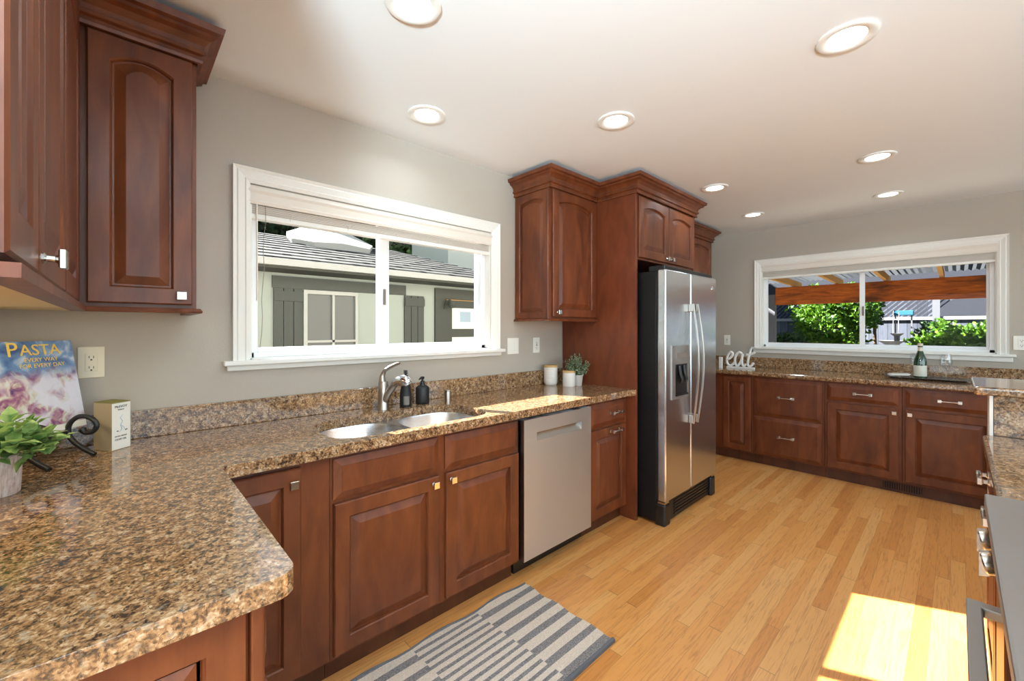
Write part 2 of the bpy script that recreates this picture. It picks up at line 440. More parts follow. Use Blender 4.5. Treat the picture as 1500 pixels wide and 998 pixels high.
def pull(fr, u, v, n, parent, L=.12, name='pull'):
    m = MB(); h = .011
    for sgn in (-1, 1):
        uc = u + sgn * (L / 2 - h)
        m.loops([rloop(fr, uc - q, uc + q, v - q, v + q, n + d, 0, 1) for q, d in ((h, 0), (h, .003), (.006, .007), (.006, .016), (h, .021), (h, .031), (h - .002, .033))])
    m.tube([fr(u - L / 2 + .015, v, n + .026), fr(u - L / 4, v, n + .028), fr(u + L / 4, v, n + .028), fr(u + L / 2 - .015, v, n + .026)], [.0065, .005, .005, .0065], 8)
    return part(name, m, 'nickel', parent)


def text(s, size, mat, parent, O, U, V, extrude=.0004, name='lettering', align='LEFT'):
    cu = bpy.data.curves.new('lettering', 'FONT'); cu.body = s; cu.size = size; cu.extrude = extrude; cu.align_x = align; cu.resolution_u = 3
    tmp = bpy.data.objects.new('tmp', cu); C.objects.link(tmp)
    dg = bpy.context.evaluated_depsgraph_get(); me = bpy.data.meshes.new_from_object(tmp.evaluated_get(dg))
    bpy.data.objects.remove(tmp)
    U = Vector(U).normalized(); V = Vector(V).normalized(); W = U.cross(V); O = Vector(O) - wloc(parent)
    me.transform(Matrix(((U.x, V.x, W.x, O.x), (U.y, V.y, W.y, O.y), (U.z, V.z, W.z, O.z), (0, 0, 0, 1))))
    me.materials.clear(); me.materials.append(M[mat]); me.name = name
    o = bpy.data.objects.new(name, me); C.objects.link(o); o.parent = parent
    return o


def rrect(x0, x1, y0, y1, r, n=6):
    r = (r,) * 4 if not isinstance(r, tuple) else r; out = []
    for (cx, cy, a0, q) in ((x1 - r[0], y1 - r[0], 0, r[0]), (x0 + r[1], y1 - r[1], 90, r[1]), (x0 + r[2], y0 + r[2], 180, r[2]), (x1 - r[3], y0 + r[3], 270, r[3])):
        for k in range(n + 1):
            a = radians(a0 + 90 * k / n); out.append((cx + q * cos(a), cy + q * sin(a)))
    return out


def leaf_mesh(mb, p, d, L, W, up=None, droop=.15):
    """one pointed leaf with a folded midrib"""
    d = Vector(d).normalized(); s = d.cross(Vector(up or (0, 0, 1)));
    s = s.normalized() if s.length > 1e-4 else d.orthogonal().normalized(); n = s.cross(d)
    p = Vector(p); A = p + d * L * .45 - n * L * 0; tip = p + d * L - n * L * droop
    mid = p + d * L * .5 + n * L * .04
    mb.add([p, p + d * L * .3 + s * W * .45, p + d * L * .62 + s * W * .5 + n * W * .08, tip, p + d * L * .62 - s * W * .5 + n * W * .08, p + d * L * .3 - s * W * .45, mid],
           [(0, 1, 6), (1, 2, 6), (2, 3, 6), (3, 4, 6), (4, 5, 6), (5, 0, 6)])


def rdir(zmin=-1):
    while True:
        v = Vector((random.uniform(-1, 1), random.uniform(-1, 1), random.uniform(zmin, 1)))
        if .05 < v.length < 1: return v.normalized()


# ------------------------------------------------------------------ room shell
CE, YF, YL, XR = 2.433, 5.197, -.415, 5.0
struct('floor', MB().box(-.16, XR + .16, -3.0, YF + .16, -.1, 0), 'oak_floor')
struct('ceiling', MB().box(-.16, XR + .16, -3.0, YF + .16, CE, CE + .14), 'ceiling_paint')


def wall_open(name, fr, u0, u1, holes, th=.16, mat='wall_paint'):
    """wall slab behind face fr with rectangular holes, one mesh"""
    m = MB(); us = sorted({u0, u1} | {h[0] for h in holes} | {h[1] for h in holes}); vs = sorted({0, CE} | {h[2] for h in holes} | {h[3] for h in holes})
    for a, b in zip(us, us[1:]):
        for c, d in zip(vs, vs[1:]):
            if any(h[0] <= a and b <= h[1] and h[2] <= c and d <= h[3] for h in holes): continue
            m.obox(fr(a, c, 0), fr.U * (b - a), Z * (d - c), fr.N * -th)
    return struct(name, m, mat)


W1 = (.435, 1.865, 1.2, 1.995); W2 = (.715, 2.42, 1.135, 2.035)
wall_open('wall_left', SINKF(0), YL - .16, YF + .16, [W1])
wall_open('wall_back', FARF(YF), -.0, XR, [W2])
struct('wall_near', MB().box(0, 1.6, YL - .16, YL, 0, CE), 'wall_paint')
struct('wall_return', MB().box(1.44, 1.6, -2.84, YL - .16, 0, CE), 'wall_paint')
wall_open('wall_front', LEFTF(-2.84), 1.44, XR, [(1.68, 4.72, .06, 2.12)])
wall_open('wall_right', RIGHTF(XR), -2.84, YF, [(-2.4, 4.8, .35, 2.25)])


# ------------------------------------------------------------------ windows
def molding(fr, path, prof, mb):
    """sweep a casing profile (across, depth) along mitred path of (u,v); inside on the left of travel"""
    P = [Vector(p) for p in path]; loops = []
    for k in range(len(P)):
        d0 = (P[k] - P[k - 1]).normalized() if k else None; d1 = (P[k + 1] - P[k]).normalized() if k < len(P) - 1 else None
        d0 = d0 or d1; d1 = d1 or d0
        n0 = Vector((d0.y, -d0.x)); n1 = Vector((d1.y, -d1.x)); m = n0 + n1; m = m / m.dot(n0)
        loops.append([fr(P[k].x + m.x * o, P[k].y + m.y * o, n) for o, n in prof])
    mb.loops(loops)


def window(name, fr, hole, cas, mull, label, lower, stool, right_vinyl=.03):
    """fr: wall face; hole: rough opening; cas: casing outer (u0,u1,vtop); mull: (u0,u1) meeting stiles"""
    u0, u1, v0, v1 = hole; r = thing(name, None, None, fr((u0 + u1) / 2, v0, 0), kind='structure')
    m = MB(); w = u0 - cas[0]
    prof = [(0, .002), (0, .012), (w * .25, .018), (w * .3, .014), (w * .7, .022), (w * .78, .018), (w, .026), (w, .002)]
    # travel up the right side, left over the head and down: inside on the left
    molding(fr, [(u1, stool), (u1, cas[2] - w), (u0, cas[2] - w), (u0, stool)], prof, m)
    part('casing', m, 'white_trim', r)
    s = MB(); s.obox(fr(cas[0] - .035, stool - .022, -.02), fr.U * (cas[1] - cas[0] + .07), Z * .022, fr.N * .065)
    part('stool', s, 'white_trim', r, bevel=.005)
    a = MB(); a.obox(fr(cas[0] - .02, lower, .001), fr.U * (cas[1] - cas[0] + .04), Z * (stool - .022 - lower), fr.N * .016)
    part('apron', a, 'white_trim', r, bevel=.004)
    j = MB(); d = -.15
    for (a0, a1, b0, b1) in ((u0, u0 + .008, v0, v1), (u1 - .008, u1, v0, v1), (u0, u1, v1 - .008, v1), (u0, u1, v0, v0 + .006)):
        j.obox(fr(a0, b0, d), fr.U * (a1 - a0), Z * (b1 - b0), fr.N * (-d - .001))
    part('jamb', j, 'white_trim', r)
    f = MB(); T = .03
    for (a0, a1, b0, b1) in ((u0 + .008, u0 + .008 + .02, v0 + .006, v1 - .008), (u1 - .008 - right_vinyl, u1 - .008, v0 + .006, v1 - .008), (u0 + .008, u1 - .008, v1 - .04, v1 - .008), (u0 + .008, u1 - .008, v0 + .006, v0 + .03)):
        f.obox(fr(a0, b0, -.125), fr.U * (a1 - a0), Z * (b1 - b0), fr.N * .075)
    part('frame', f, 'white_vinyl', r, bevel=.002)
    gu0, gu1, gv0, gv1 = u0 + .028, u1 - .008 - right_vinyl, v0 + .03, v1 - .04

    def sash(nm, a0, a1, n, st0, st1):
        m = MB(); q = .022
        for (c0, c1, e0, e1) in ((a0, a0 + st0, gv0, gv1), (a1 - st1, a1, gv0, gv1), (a0 + st0, a1 - st1, gv0, gv0 + q), (a0 + st0, a1 - st1, gv1 - q, gv1)):
            m.obox(fr(c0, e0, n), fr.U * (c1 - c0), Z * (e1 - e0), fr.N * .024)
        so_ = part(nm, m, 'white_vinyl', r, bevel=.002)
        g = MB(); g.obox(fr(a0 + st0 - .004, gv0 + q - .004, n + .010), fr.U * (a1 - a0 - st0 - st1 + .008), Z * (gv1 - gv0 - 2 * q + .008), fr.N * .004)
        part('pane', g, 'window_glass', so_)
    sash('sash', gu0, mull[1], -.08, .016, mull[1] - mull[0])
    sash('sash', mull[0] + .004, gu1, -.112, .03, .016)
    lt_ = MB(); lt_.obox(fr(mull[0] + .022, (v0 + v1) / 2 - .12, -.056), fr.U * .012, Z * .09, fr.N * .012)
    part('latch', lt_, 'reveal_grey', r, bevel=.002)
    return r


window('window_1', SINKF(0), W1, (.367, 1.933, 2.068), (1.085, 1.144), '', 1.154, 1.2, .03)
window('window_2', FARF(YF), W2, (.65, 2.485, 2.1), (1.548, 1.588), '', 1.072, 1.135, .03)


def blind(name, fr, u0, u1, val, stack, rail, label, wand=None):
    r = thing(name, label, 'window blind', fr((u0 + u1) / 2, val[0], 0))
    m = MB(); h = val[1] - val[0]
    prof = [(0, 0), (.012, 0), (.016, .012), (.012, .02), (.013, h * .6), (.018, h * .75), (.014, h * .9), (.014, h), (0, h)]
    m.loops([[fr(u, val[0] + q, n - .002) for n, q in prof] for u in (u0, u1)])
    part('valance', m, 'blind_white', r)
    s = MB(); k = max(6, int((stack[1] - stack[0]) / .0042))
    for i in range(k):
        z = stack[0] + (stack[1] - stack[0]) * i / k
        s.obox(fr(u0 + .008, z, -.046 + .002 * (i % 2)), fr.U * (u1 - u0 - .016), Z * .0028, fr.N * .042)
    part('slats', s, 'blind_white', r)
    b = MB(); b.obox(fr(u0 + .008, rail[0], -.048), fr.U * (u1 - u0 - .016), Z * (rail[1] - rail[0]), fr.N * .044)
    part('bottom_rail', b, 'white_trim', r, bevel=.003)
    n = 5 if wand else 7
    for i in range(n):
        u = u0 + (u1 - u0) * (i + .6) / (n + .15)
        t_ = MB(); t_.tube([fr(u + .011, stack[0] - .012, -.006), fr(u + .004, stack[0] + .015, -.001), fr(u + .018, stack[0] + .022, -.001), fr(u + .011, stack[0] + .004, -.001)], .0022, 6)
        part('ladder_tape', t_, 'blind_white', r)
    if wand:
        w_ = MB(); w_.tube([fr(wand, stack[1], .004), fr(wand + .001, 1.47, .006)], .0042, 8); part('tilt_wand', w_, 'blind_white', r)
        c_ = MB(); c_.tube([fr(wand + .035, stack[1], .004)] + [fr(wand + .034 - .018 * k_ / 9 + .004 * sin(k_ * 1.9), stack[1] - k_ * .073, .006) for k_ in range(1, 10)], .0013, 5)
        part('lift_cord', c_, 'reveal_grey', r)
    return r


blind('window_blind', SINKF(0), .428, 1.872, (1.91, 1.992), (1.868, 1.91), (1.846, 1.868), 'white faux wood blind drawn up at the top of the window over the sink', .462)
blind('window_blind', FARF(YF), .708, 2.428, (1.962, 2.042), (1.905, 1.962), (1.885, 1.905), 'white faux wood blind drawn up at the top of the far window')


# ------------------------------------------------------------------ cabinets on the sink wall
CR = [(0, 2.285), (.012, 2.285), (.014, 2.296), (.010, 2.299), (.010, 2.310), (.022, 2.314), (.022, 2.326), (.016, 2.330), (.018, 2.346), (.034, 2.362), (.052, 2.370), (.052, 2.380), (.068, 2.384), (.073, 2.405), (0, 2.405)]


def carcass(x0, x1, y0, y1, z0, z1, parent, name='body', mat='cherry'):
    return part(name, MB().box(x0, x1, y0, y1, z0, z1), mat, parent, bevel=.0015)


F1 = .592   # face frame of sink wall base cabinets
TK = .095
# corner base cabinet
r = thing('base_cabinet', 'narrow cherry base cabinet in the corner behind the granite peninsula tip', 'cabinet', (.3, .35, 0))
m = MB(); m.box(.02, F1, YL + .01, .575, TK, .872); part('body', m, 'cherry', r)
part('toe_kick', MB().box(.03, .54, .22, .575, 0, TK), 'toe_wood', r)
d = raised(SINKF(F1), .225, .472, .113, .851, 'door', r); knob(SINKF(F1), .443, .80, .02, d)
# sink base
r = thing('sink_base_cabinet', 'cherry sink base cabinet with two doors under two plain drawer fronts', 'cabinet', (.3, 1.06, 0))
m = MB(); m.box(.02, F1, .577, 1.553, TK, .66); m.box(F1 - .001, F1, .577, 1.553, .66, .872); m.box(.02, .06, .577, 1.553, .66, .872)
part('body', m, 'cherry', r)
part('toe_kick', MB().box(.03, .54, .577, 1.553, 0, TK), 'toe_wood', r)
for a, b, k in ((.587, 1.048, 1.018), (1.086, 1.545, 1.112)):
    d = raised(SINKF(F1), a, b, .113, .683, 'door', r); knob(SINKF(F1), k, .652, .02, d)
    slab(SINKF(F1), a, b, .698, .851, 'drawer_front', r)
# small cabinet beside dishwasher
r = thing('base_cabinet', 'narrow cherry base cabinet with one drawer and a door between dishwasher and refrigerator panel', 'cabinet', (.3, 2.4, 0))
carcass(.02, F1, 2.17, 2.622, TK, .872, r)
part('toe_kick', MB().box(.03, .54, 2.17, 2.622, 0, TK), 'toe_wood', r)
d = raised(SINKF(F1), 2.182, 2.592, .113, .683, 'door', r); pull(SINKF(F1), 2.45, .655, .02, d, .125)
d = slab(SINKF(F1), 2.182, 2.592, .698, .851, 'drawer', r); pull(SINKF(F1), 2.45, .777, .02, d, .125)
# dishwasher
r = thing('dishwasher', 'stainless steel dishwasher with pocket handle between cherry base cabinets', 'dishwasher', (.3, 1.86, 0))
part('tub', MB().box(.04, .58, 1.562, 2.163, .1, .868), 'black_matte', r)
m = MB(); fx, y0, y1, z0, z1 = .628, 1.566, 2.157, .1, .852; hy0, hy1, hz0, hz1 = 1.665, 2.062, .728, .775
for (a, b, c, d_) in ((y0, hy0, z0, z1), (hy1, y1, z0, z1), (hy0, hy1, z0, hz0), (hy0, hy1, hz1, z1)): m.box(.585, fx, a, b, c, d_)
dr = part('door', m, 'steel_washer', r)
m = MB(); m.add([(fx - .002, hy0, hz0), (fx - .002, hy1, hz0), (fx - .03, hy1, hz1), (fx - .03, hy0, hz1)], [(0, 1, 2, 3)])
m.box(.588, .59, hy0, hy1, hz0, hz1); part('handle', m, 'brushed_nickel', dr)
m = MB(); m.box(.45, .545, 1.566, 2.157, .005, .098); part('toe_panel', m, 'black_plastic', r)
# tall surround with over-fridge cabinet
r = thing('refrigerator_cabinet', 'tall cherry side panel and two-door cabinet with crown around the refrigerator', 'cabinet', (.3, 3.1, 0))
part('side_panel', MB().box(.006, .665, 2.626, 2.652, 0, 2.30), 'cherry_side', r, bevel=.002)
part('side_panel', MB().box(.006, .665, 3.552, 3.578, 0, 2.30), 'cherry_side', r, bevel=.002)
carcass(.02, .655, 2.652, 3.552, 1.83, 2.30, r)
for a, b, k in ((2.662, 3.098, 3.065), (3.106, 3.545, 3.14)):
    d = raised(SINKF(.655), a, b, 1.845, 2.275, 'door', r, rise=.027); knob(SINKF(.655), k, 1.872, .02, d)
m = MB(); m.sweep([(.36, 2.626), (.672, 2.626), (.672, 3.578), (.36, 3.578)], CR); part('crown_molding', m, 'cherry', r)
# right wall cabinet
UF = .324
r = thing('upper_cabinet', 'cherry wall cabinet with arched panels right of the sink window', 'cabinet', (.17, 2.37, 1.4))
carcass(.003, UF, 2.112, 2.624, 1.405, 2.30, r)
fr = Fr((0, 2.112, 0), (1, 0, 0), (0, -1, 0))
raised(fr, .003, UF, 1.408, 2.288, 'side_panel', r, rise=.022, t=.018, fw=.045, pw=.018)
d = raised(SINKF(UF), 2.128, 2.617, 1.42, 2.285, 'door', r, rise=.028); knob(SINKF(UF), 2.17, 1.452, .02, d)
m = MB(); m.sweep([(.003, 2.096), (UF + .02, 2.096), (UF + .02, 2.624)], CR); part('crown_molding', m, 'cherry', r)
m = MB(); m.sweep([(.003, 2.096), (UF + .012, 2.096), (UF + .012, 2.624)], [(-.02, 1.392), (.012, 1.392), (.014, 1.398), (.008, 1.408), (-.02, 1.408)]); part('light_rail', m, 'cherry', r)
# wall cabinet beyond the refrigerator
r = thing('upper_cabinet', 'cherry wall cabinet in the far corner behind the refrigerator', 'cabinet', (.17, 4.3, 1.4))
carcass(.003, UF, 3.58, 4.78, 1.405, 2.30, r)
for a, b in ((3.6, 4.18), (4.19, 4.765)): raised(SINKF(UF), a, b, 1.42, 2.285, 'door', r, rise=.028)
m = MB(); m.sweep([(UF + .02, 3.58), (UF + .02, 4.78), (.003, 4.78)], CR); part('crown_molding', m, 'cherry', r)

# left wall cabinets
r = thing('upper_cabinet', 'cherry corner wall cabinet with one arched door left of the sink window', 'cabinet', (.17, .05, 1.4))
carcass(.003, UF, YL + .003, .205, 1.412, 2.30, r)
d = raised(SINKF(UF), -.072, .192, 1.425, 2.285, 'door', r, rise=.027, fw=.052, pw=.024); knob(SINKF(UF), .16, 1.455, .02, d)
m = MB(); m.sweep([(1.53, -.09), (UF + .02, -.09), (UF + .02, .207), (.003, .207)][::-1], [(-o, z) for o, z in CR]);
m = MB(); m.sweep([(UF + .02, -.086), (UF + .02, .207), (.003, .207)], CR); part('crown_molding', m, 'cherry', r)
m = MB(); m.sweep([(UF + .012, -.086), (UF + .012, .207), (.003, .207)], [(-.02, 1.396), (.012, 1.396), (.014, 1.402), (.008, 1.412), (-.02, 1.412)]); part('light_rail', m, 'cherry', r)
part('underside', MB().box(.004, UF - .006, YL + .004, .198, 1.406, 1.411), 'cabinet_underside', r)
LY = -.106
r = thing('upper_cabinet', 'cherry wall cabinet run on the near left edge with square metal knob', 'cabinet', (.95, -.25, 1.4))
carcass(UF + .004, 1.50, YL + .003, LY, 1.412, 2.30, r)
raised(LEFTF(LY), UF + .03, .815, 1.425, 2.285, 'filler_door', r, rise=.027)
d = raised(LEFTF(LY), .825, 1.255, 1.425, 2.285, 'door', r, rise=.027); knob(LEFTF(LY), 1.225, 1.452, .02, d)
d = raised(LEFTF(LY), 1.262, 1.492, 1.425, 2.285, 'door', r, rise=.027)
m = MB(); m.sweep([(1.515, YL + .003), (1.515, LY + .02), (UF + .022, LY + .02)][::1], [(-o, z) for o, z in CR]); part('crown_molding', m, 'cherry', r)
m = MB(); m.sweep([(1.505, YL + .003), (1.505, LY + .012), (UF + .022, LY + .012)], [(.02, 1.396), (-.012, 1.396), (-.014, 1.402), (-.008, 1.412), (.02, 1.412)]); part('light_rail', m, 'cherry', r)
part('underside', MB().box(UF + .006, 1.49, YL + .004, LY - .004, 1.406, 1.411), 'cabinet_underside', r)

# peninsula base
r = thing('base_cabinet', 'cherry base cabinet with raised end panel under the near granite corner', 'cabinet', (1.0, -.1, 0))
carcass(F1 + .004, 1.34, YL + .003, .186, TK, .872, r)
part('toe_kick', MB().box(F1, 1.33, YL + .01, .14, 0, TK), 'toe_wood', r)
raised(SINKF(1.34), YL + .01, .165, .11, .862, 'end_panel', r, t=.014, fw=.06, pw=.04)
part('corner_post', MB().box(1.334, 1.358, .168, .19, 0, .872), 'cherry', r, bevel=.004)
for a, b, k in ((.66, .985, .95), (.995, 1.325, 1.03)):
    d = raised(LEFTF(.186), a, b, .113, .683, 'door', r); knob(LEFTF(.186), k, .64, .02, d)
    d = slab(LEFTF(.186), a, b, .698, .851, 'drawer', r)

# ------------------------------------------------------------------ countertops
TOP, BOT = .914, .873
hole = rrect(.195, .592, .604, 1.392, (.11, .15, .15, .11))
outer = [(.004, YL + .004)] + [(1.398 - .035, YL + .004)]
outer = [(.004, YL + .004), (1.398, YL + .004)]
for k in range(7):
    a = pi / 2 * k / 6; outer.append((1.398 - .035 + .035 * cos(a), .234 - .035 + .035 * sin(a)))
outer += [(.65, .234), (.642, .242)]
outer += [(.642, 2.66), (.655, 2.672), (.675, 2.68), (.70, 2.66), (.70, 2.636)][:1] + [(.665, 2.64), (.665, 2.624), (.004, 2.624)]
outer = outer[:-4] + [(.644, 2.55), (.655, 2.60), (.672, 2.622), (.672, 2.6245), (.004, 2.6245)]
r = thing('countertop', 'brown granite countertop with backsplash along the sink wall and near peninsula', 'countertop', (.3, 1.0, TOP))
part('slab', MB().poly(outer, [hole], BOT, TOP), 'granite', r, bevel=.012, seg=3)
m = MB(); m.box(.002, .022, .0, 2.624, TOP, 1.022); m.box(.002, .022, YL + .002, 0, TOP, 1.022); m.box(.022, 1.396, YL + .002, YL + .022, TOP, 1.022)
part('backsplash', m, 'granite', r, bevel=.003)
YC = 4.557
r = thing('countertop', 'brown granite countertop with backsplash under the far window', 'countertop', (1.5, 4.9, TOP))
part('slab', MB().box(.42, 2.95, YC, YF - .004, BOT, TOP), 'granite', r, bevel=.012, seg=3)
part('slab_return', MB().box(.004, .42, 3.582, YF - .004, BOT, TOP), 'granite', r, bevel=.003)
part('backsplash', MB().box(.03, 2.95, YF - .024, YF - .003, TOP, 1.02), 'granite', r, bevel=.003)

# ------------------------------------------------------------------ sink
r = thing('sink', 'stainless steel double bowl sink set under the granite below the window', 'sink', (.39, 1.0, .87))
hb = [rrect(.198, .589, .607, .982, (.08, .14, .14, .10)), rrect(.198, .589, 1.008, 1.389, (.10, .14, .14, .08))]
part('rim', MB().poly(rrect(.15, .5905, .585, 1.41, .1), hb, .866, .8725), 'steel_sink', r)
for (y0, y1, rr) in ((.607, .982, (.08, .14, .14, .10)), (1.008, 1.389, (.10, .14, .14, .08))):
    L = lambda i, z: [(a, b, z) for a, b in rrect(.198 + i, .589 - i, y0 + i, y1 - i, tuple(max(q - i * .6, .03) for q in rr))]
    m = MB(); m.loops([L(0, .8715), L(.002, .862), L(.012, .75), L(.018, .715), L(.045, .70)], cap0=False)
    b_ = part('bowl', m, 'steel_sink', r, smooth=50, recalc=False)
    m = MB(); m.lathe([(.045, 0), (.045, .003), (.036, .004), (.03, .001), (.008, .001), (.008, .006)], (.39, (y0 + y1) / 2, .7005), 20); part('drain', m, 'chrome', b_, smooth=40)
# faucet
r = thing('faucet', 'brushed nickel single handle pull-out faucet behind the sink', 'faucet', (.118, 1.022, TOP))
m = MB(); c = Vector((.118, 1.022, TOP))
m.lathe([(.029, 0), (.029, .006), (.0265, .012), (.0255, .08), (.0255, .142), (.022, .148)], c, 24); part('body', m, 'brushed_nickel', r, smooth=40)
m = MB(); m.tube([c + Vector(q) for q in ((.004, .0, .04), (.03, .012, .085), (.058, .024, .125), (.082, .034, .152), (.11, .046, .158))], [.02, .019, .0185, .0195, .021], 14)
part('spout', m, 'brushed_nickel', r, smooth=50)
m = MB(); m.tube([c + Vector(q) for q in ((.076, .03, .147), (.096, .039, .158), (.124, .05, .160), (.148, .06, .153), (.158, .064, .146))], [.019, .026, .029, .026, .016], 16)
part('spray_head', m, 'chrome', r, smooth=50)
m = MB(); m.tube([c + Vector(q) for q in ((0, -.004, .14), (-.004, -.004, .175), (.006, .004, .205), (.034, .024, .226), (.066, .046, .243), (.078, .054, .246))], [.021, .014, .010, .0095, .009, .006], 12)
part('handle', m, 'brushed_nickel', r, smooth=50)


# soap bottles
def pump(parent, c, z, d, big):
    m = MB(); c = Vector(c); d = Vector(d).normalized()
    m.lathe([(.013, 0), (.013, .016), (.006, .018), (.006, .034)], c + Z * z, 14)
    m.tube([c + Z * (z + .033) - d * .008, c + Z * (z + .036) + d * .012, c + Z * (z + .028) + d * .034], [.009, .007, .004], 8)
    if big: m.obox(c + Z * (z + .024) - d * .02 - Vector((-d.y, d.x, 0)) * .008, d * .034, Vector((-d.y, d.x, 0)) * .016, Z * .018)
    return part('pump_head', m, 'black_plastic', parent, smooth=40)


r = thing('soap_bottle', 'tall tapered black foaming soap bottle right of the faucet', 'bottle', (.128, 1.148, TOP))
m = MB(); m.lathe([(.030, 0), (.0315, .004), (.031, .07), (.029, .085), (.022, .12), (.019, .15), (.019, .156)], (.128, 1.148, TOP), 24); part('body', m, 'black_matte', r, smooth=40)
pump(r, (.128, 1.148, TOP), .156, (1, -.35, 0), True)
m = MB(); m.add([(.128 + .0318 * cos(a), 1.148 + .0318 * sin(a), TOP + z_) for z_ in (.014, .06) for a in [radians(-48 + 8 * k) for k in range(8)]], [(i, i + 1, i + 9, i + 8) for i in range(7)])
part('label_panel', m, 'reveal_grey', r)
r = thing('soap_bottle', 'short round-shouldered black lotion bottle standing left of the steel air gap cap', 'bottle', (.107, 1.266, TOP))
m = MB(); m.lathe([(.036, 0), (.038, .003), (.038, .088), (.034, .096), (.017, .106), (.016, .112)], (.107, 1.266, TOP), 24); part('body', m, 'black_matte', r, smooth=40)
pump(r, (.107, 1.266, TOP), .112, (.5, -1, 0), False)
m = MB(); m.lathe([(.0185, 0), (.0185, .055), (.0175, .06), (.02, .062), (.02, .068), (.0, .0685)], (.152, 1.408, TOP), 22)
tag(part('air_gap_cap', m, 'brushed_nickel', smooth=40, loc=(.152, 1.408, TOP)), 'small brushed steel cylinder air gap cap on granite by the sink', 'air gap')

# canisters and small plant
for (x_, y_, rad, h_, lab, mt) in ((.085, 2.392, .052, .135, 'larger ribbed white ceramic canister with bamboo lid by the backsplash', 'canister_ribs'), (.222, 2.442, .0465, .10, 'smaller smooth white ceramic canister with bamboo lid beside small plant', 'ceramic')):
    r = thing('canister', lab, 'canister', (x_, y_, TOP))
    m = MB(); m.lathe([(rad * .78, 0), (rad * .9, .006), (rad, .022), (rad, h_)] if mt == 'canister_ribs' else [(rad * .97, 0), (rad, .003), (rad, h_)], (x_, y_, TOP), 32); part('body', m, mt, r, smooth=40)
    m = MB(); m.lathe([(rad * 1.02, h_), (rad * 1.02, h_ + .012), (rad * .99, h_ + .014)], (x_, y_, TOP), 32); part('lid', m, 'bamboo', r, smooth=40)
c = (.262, 2.598, TOP); c = (.25, 2.515, TOP)
r = thing('potted_plant', 'small dusty green plant in patterned white pot against refrigerator panel', 'plant', c)
m = MB(); m.lathe([(.027, 0), (.0285, .003), (.036, .08), (.033, .08), (.032, .07)], c, 28); part('pot', m, 'pot_chevron', r, smooth=40)
m = MB(); cc = Vector(c) + Vector((.0, -.012, .155)); m2 = MB()
for k in range(70):
    d_ = rdir(-.35); tip = cc + Vector((d_.x * .105, d_.y * .075, d_.z * .082)) * random.uniform(.75, 1)
    b0 = Vector(c) + Vector((random.uniform(-.02, .02), random.uniform(-.02, .02), .07))
    midp = (b0 + tip) / 2 + Vector((d_.x, d_.y, 0)) * .01
    m2.tube([b0, midp, tip], .0011, 4)
    for q in range(13):
        s_ = .35 + .65 * q / 12; p_ = b0.lerp(tip, s_); leaf_mesh(m, p_, (d_ + rdir() * 1.1), random.uniform(.014, .021), random.uniform(.007, .010))
part('foliage', m, 'leaf_dusty', r, recalc=False); part('stems', m2, 'stem_green', r)

# ------------------------------------------------------------------ near corner: plant, easel with book, carton
c = Vector((.503, -.236, TOP))
r = thing('potted_plant', 'broad-leaved green plant in whitewashed pot at the left edge of granite', 'plant', c)
m = MB(); m.lathe([(.047, 0), (.049, .003), (.053, .10), (.05, .103), (.046, .10), (.045, .09)], c, 32); part('pot', m, 'pot_wash', r, smooth=40)
m = MB(); m2 = MB()
for k in range(44):
    a = random.uniform(0, 2 * pi); el = random.uniform(-.15, 1.1); rr = random.uniform(.05, .105)
    d_ = Vector((cos(a) * cos(el), sin(a) * cos(el), sin(el)))
    if k < 9: a = radians(random.uniform(5, 75)); d_ = Vector((cos(a) * .95, sin(a) * .95, random.uniform(-.1, .45))).normalized(); rr = random.uniform(.08, .115)
    b0 = c + Vector((cos(a) * .02, sin(a) * .02, .095)); tip = b0 + Vector((d_.x * rr, d_.y * rr, d_.z * rr * .9 + .012))
    m2.tube([b0, (b0 + tip) / 2 + Z * .012, tip], .0018, 5)
    for q in range(8):
        s_ = .4 + .6 * q / 7; p_ = b0.lerp(tip, s_) + Z * .006
        leaf_mesh(m, p_, d_ * .8 + rdir(-.2) * .9, random.uniform(.036, .05), random.uniform(.022, .029), droop=.18)
part('foliage', m, 'leaf_basil', r, recalc=False); part('stems', m2, 'stem_green', r)

BU = Vector((-.743, .669, 0)); BN = Vector((.669, .743, 0)); B0 = Vector((.106, -.080, 1.001))   # BU: towards the right hand side of the cover
BV = (-BN * .0575 + Z * .3125).normalized(); BF = BU.cross(BV).normalized()
if BF.dot(BN) < 0: BF = -BF
WB, HB = .26, .305
r = thing('book', 'paperback pasta cookbook with blue sky cover leaning on black easel', 'book', B0 - BU * WB)
O_ = B0 - BU * WB
part('cover', MB().obox(O_, BU * WB, BV * HB, -BF * .0012), 'book_cover', r)
part('pages', MB().obox(O_ - BF * .0014 + BV * .003, BU * (WB - .004), BV * (HB - .006), -BF * .014), 'paper_white', r)
part('back_cover', MB().obox(O_ - BF * .0156, BU * WB, BV * HB, -BF * .0012), 'blue_ink', r)
q = lambda a, b: B0 - BU * (WB - a) + BV * b + BF * .0008
text('P', .064, 'gold_ink', r, q(.062, .258), BU, BV, .001); text('ASTA', .05, 'gold_ink', r, q(.098, .26), BU, BV, .001)
text('EVERY WAY', .0185, 'gold_ink', r, q(.106, .238), BU, BV); text('FOR EVERY DAY', .0185, 'gold_ink', r, q(.09, .219), BU, BV)
part('title_strip', MB().obox(q(.0, .004) - BF * .0006, BU * WB, BV * .02, BF * .0004), 'paper_white', r)
text('COOKBOOK', .016, 'blue_ink', r, q(.135, .008), BU, BV) if False else None
# easel
r = thing('easel', 'black wrought iron tabletop easel with curled feet holding the cookbook', 'easel', (.25, -.08, TOP))


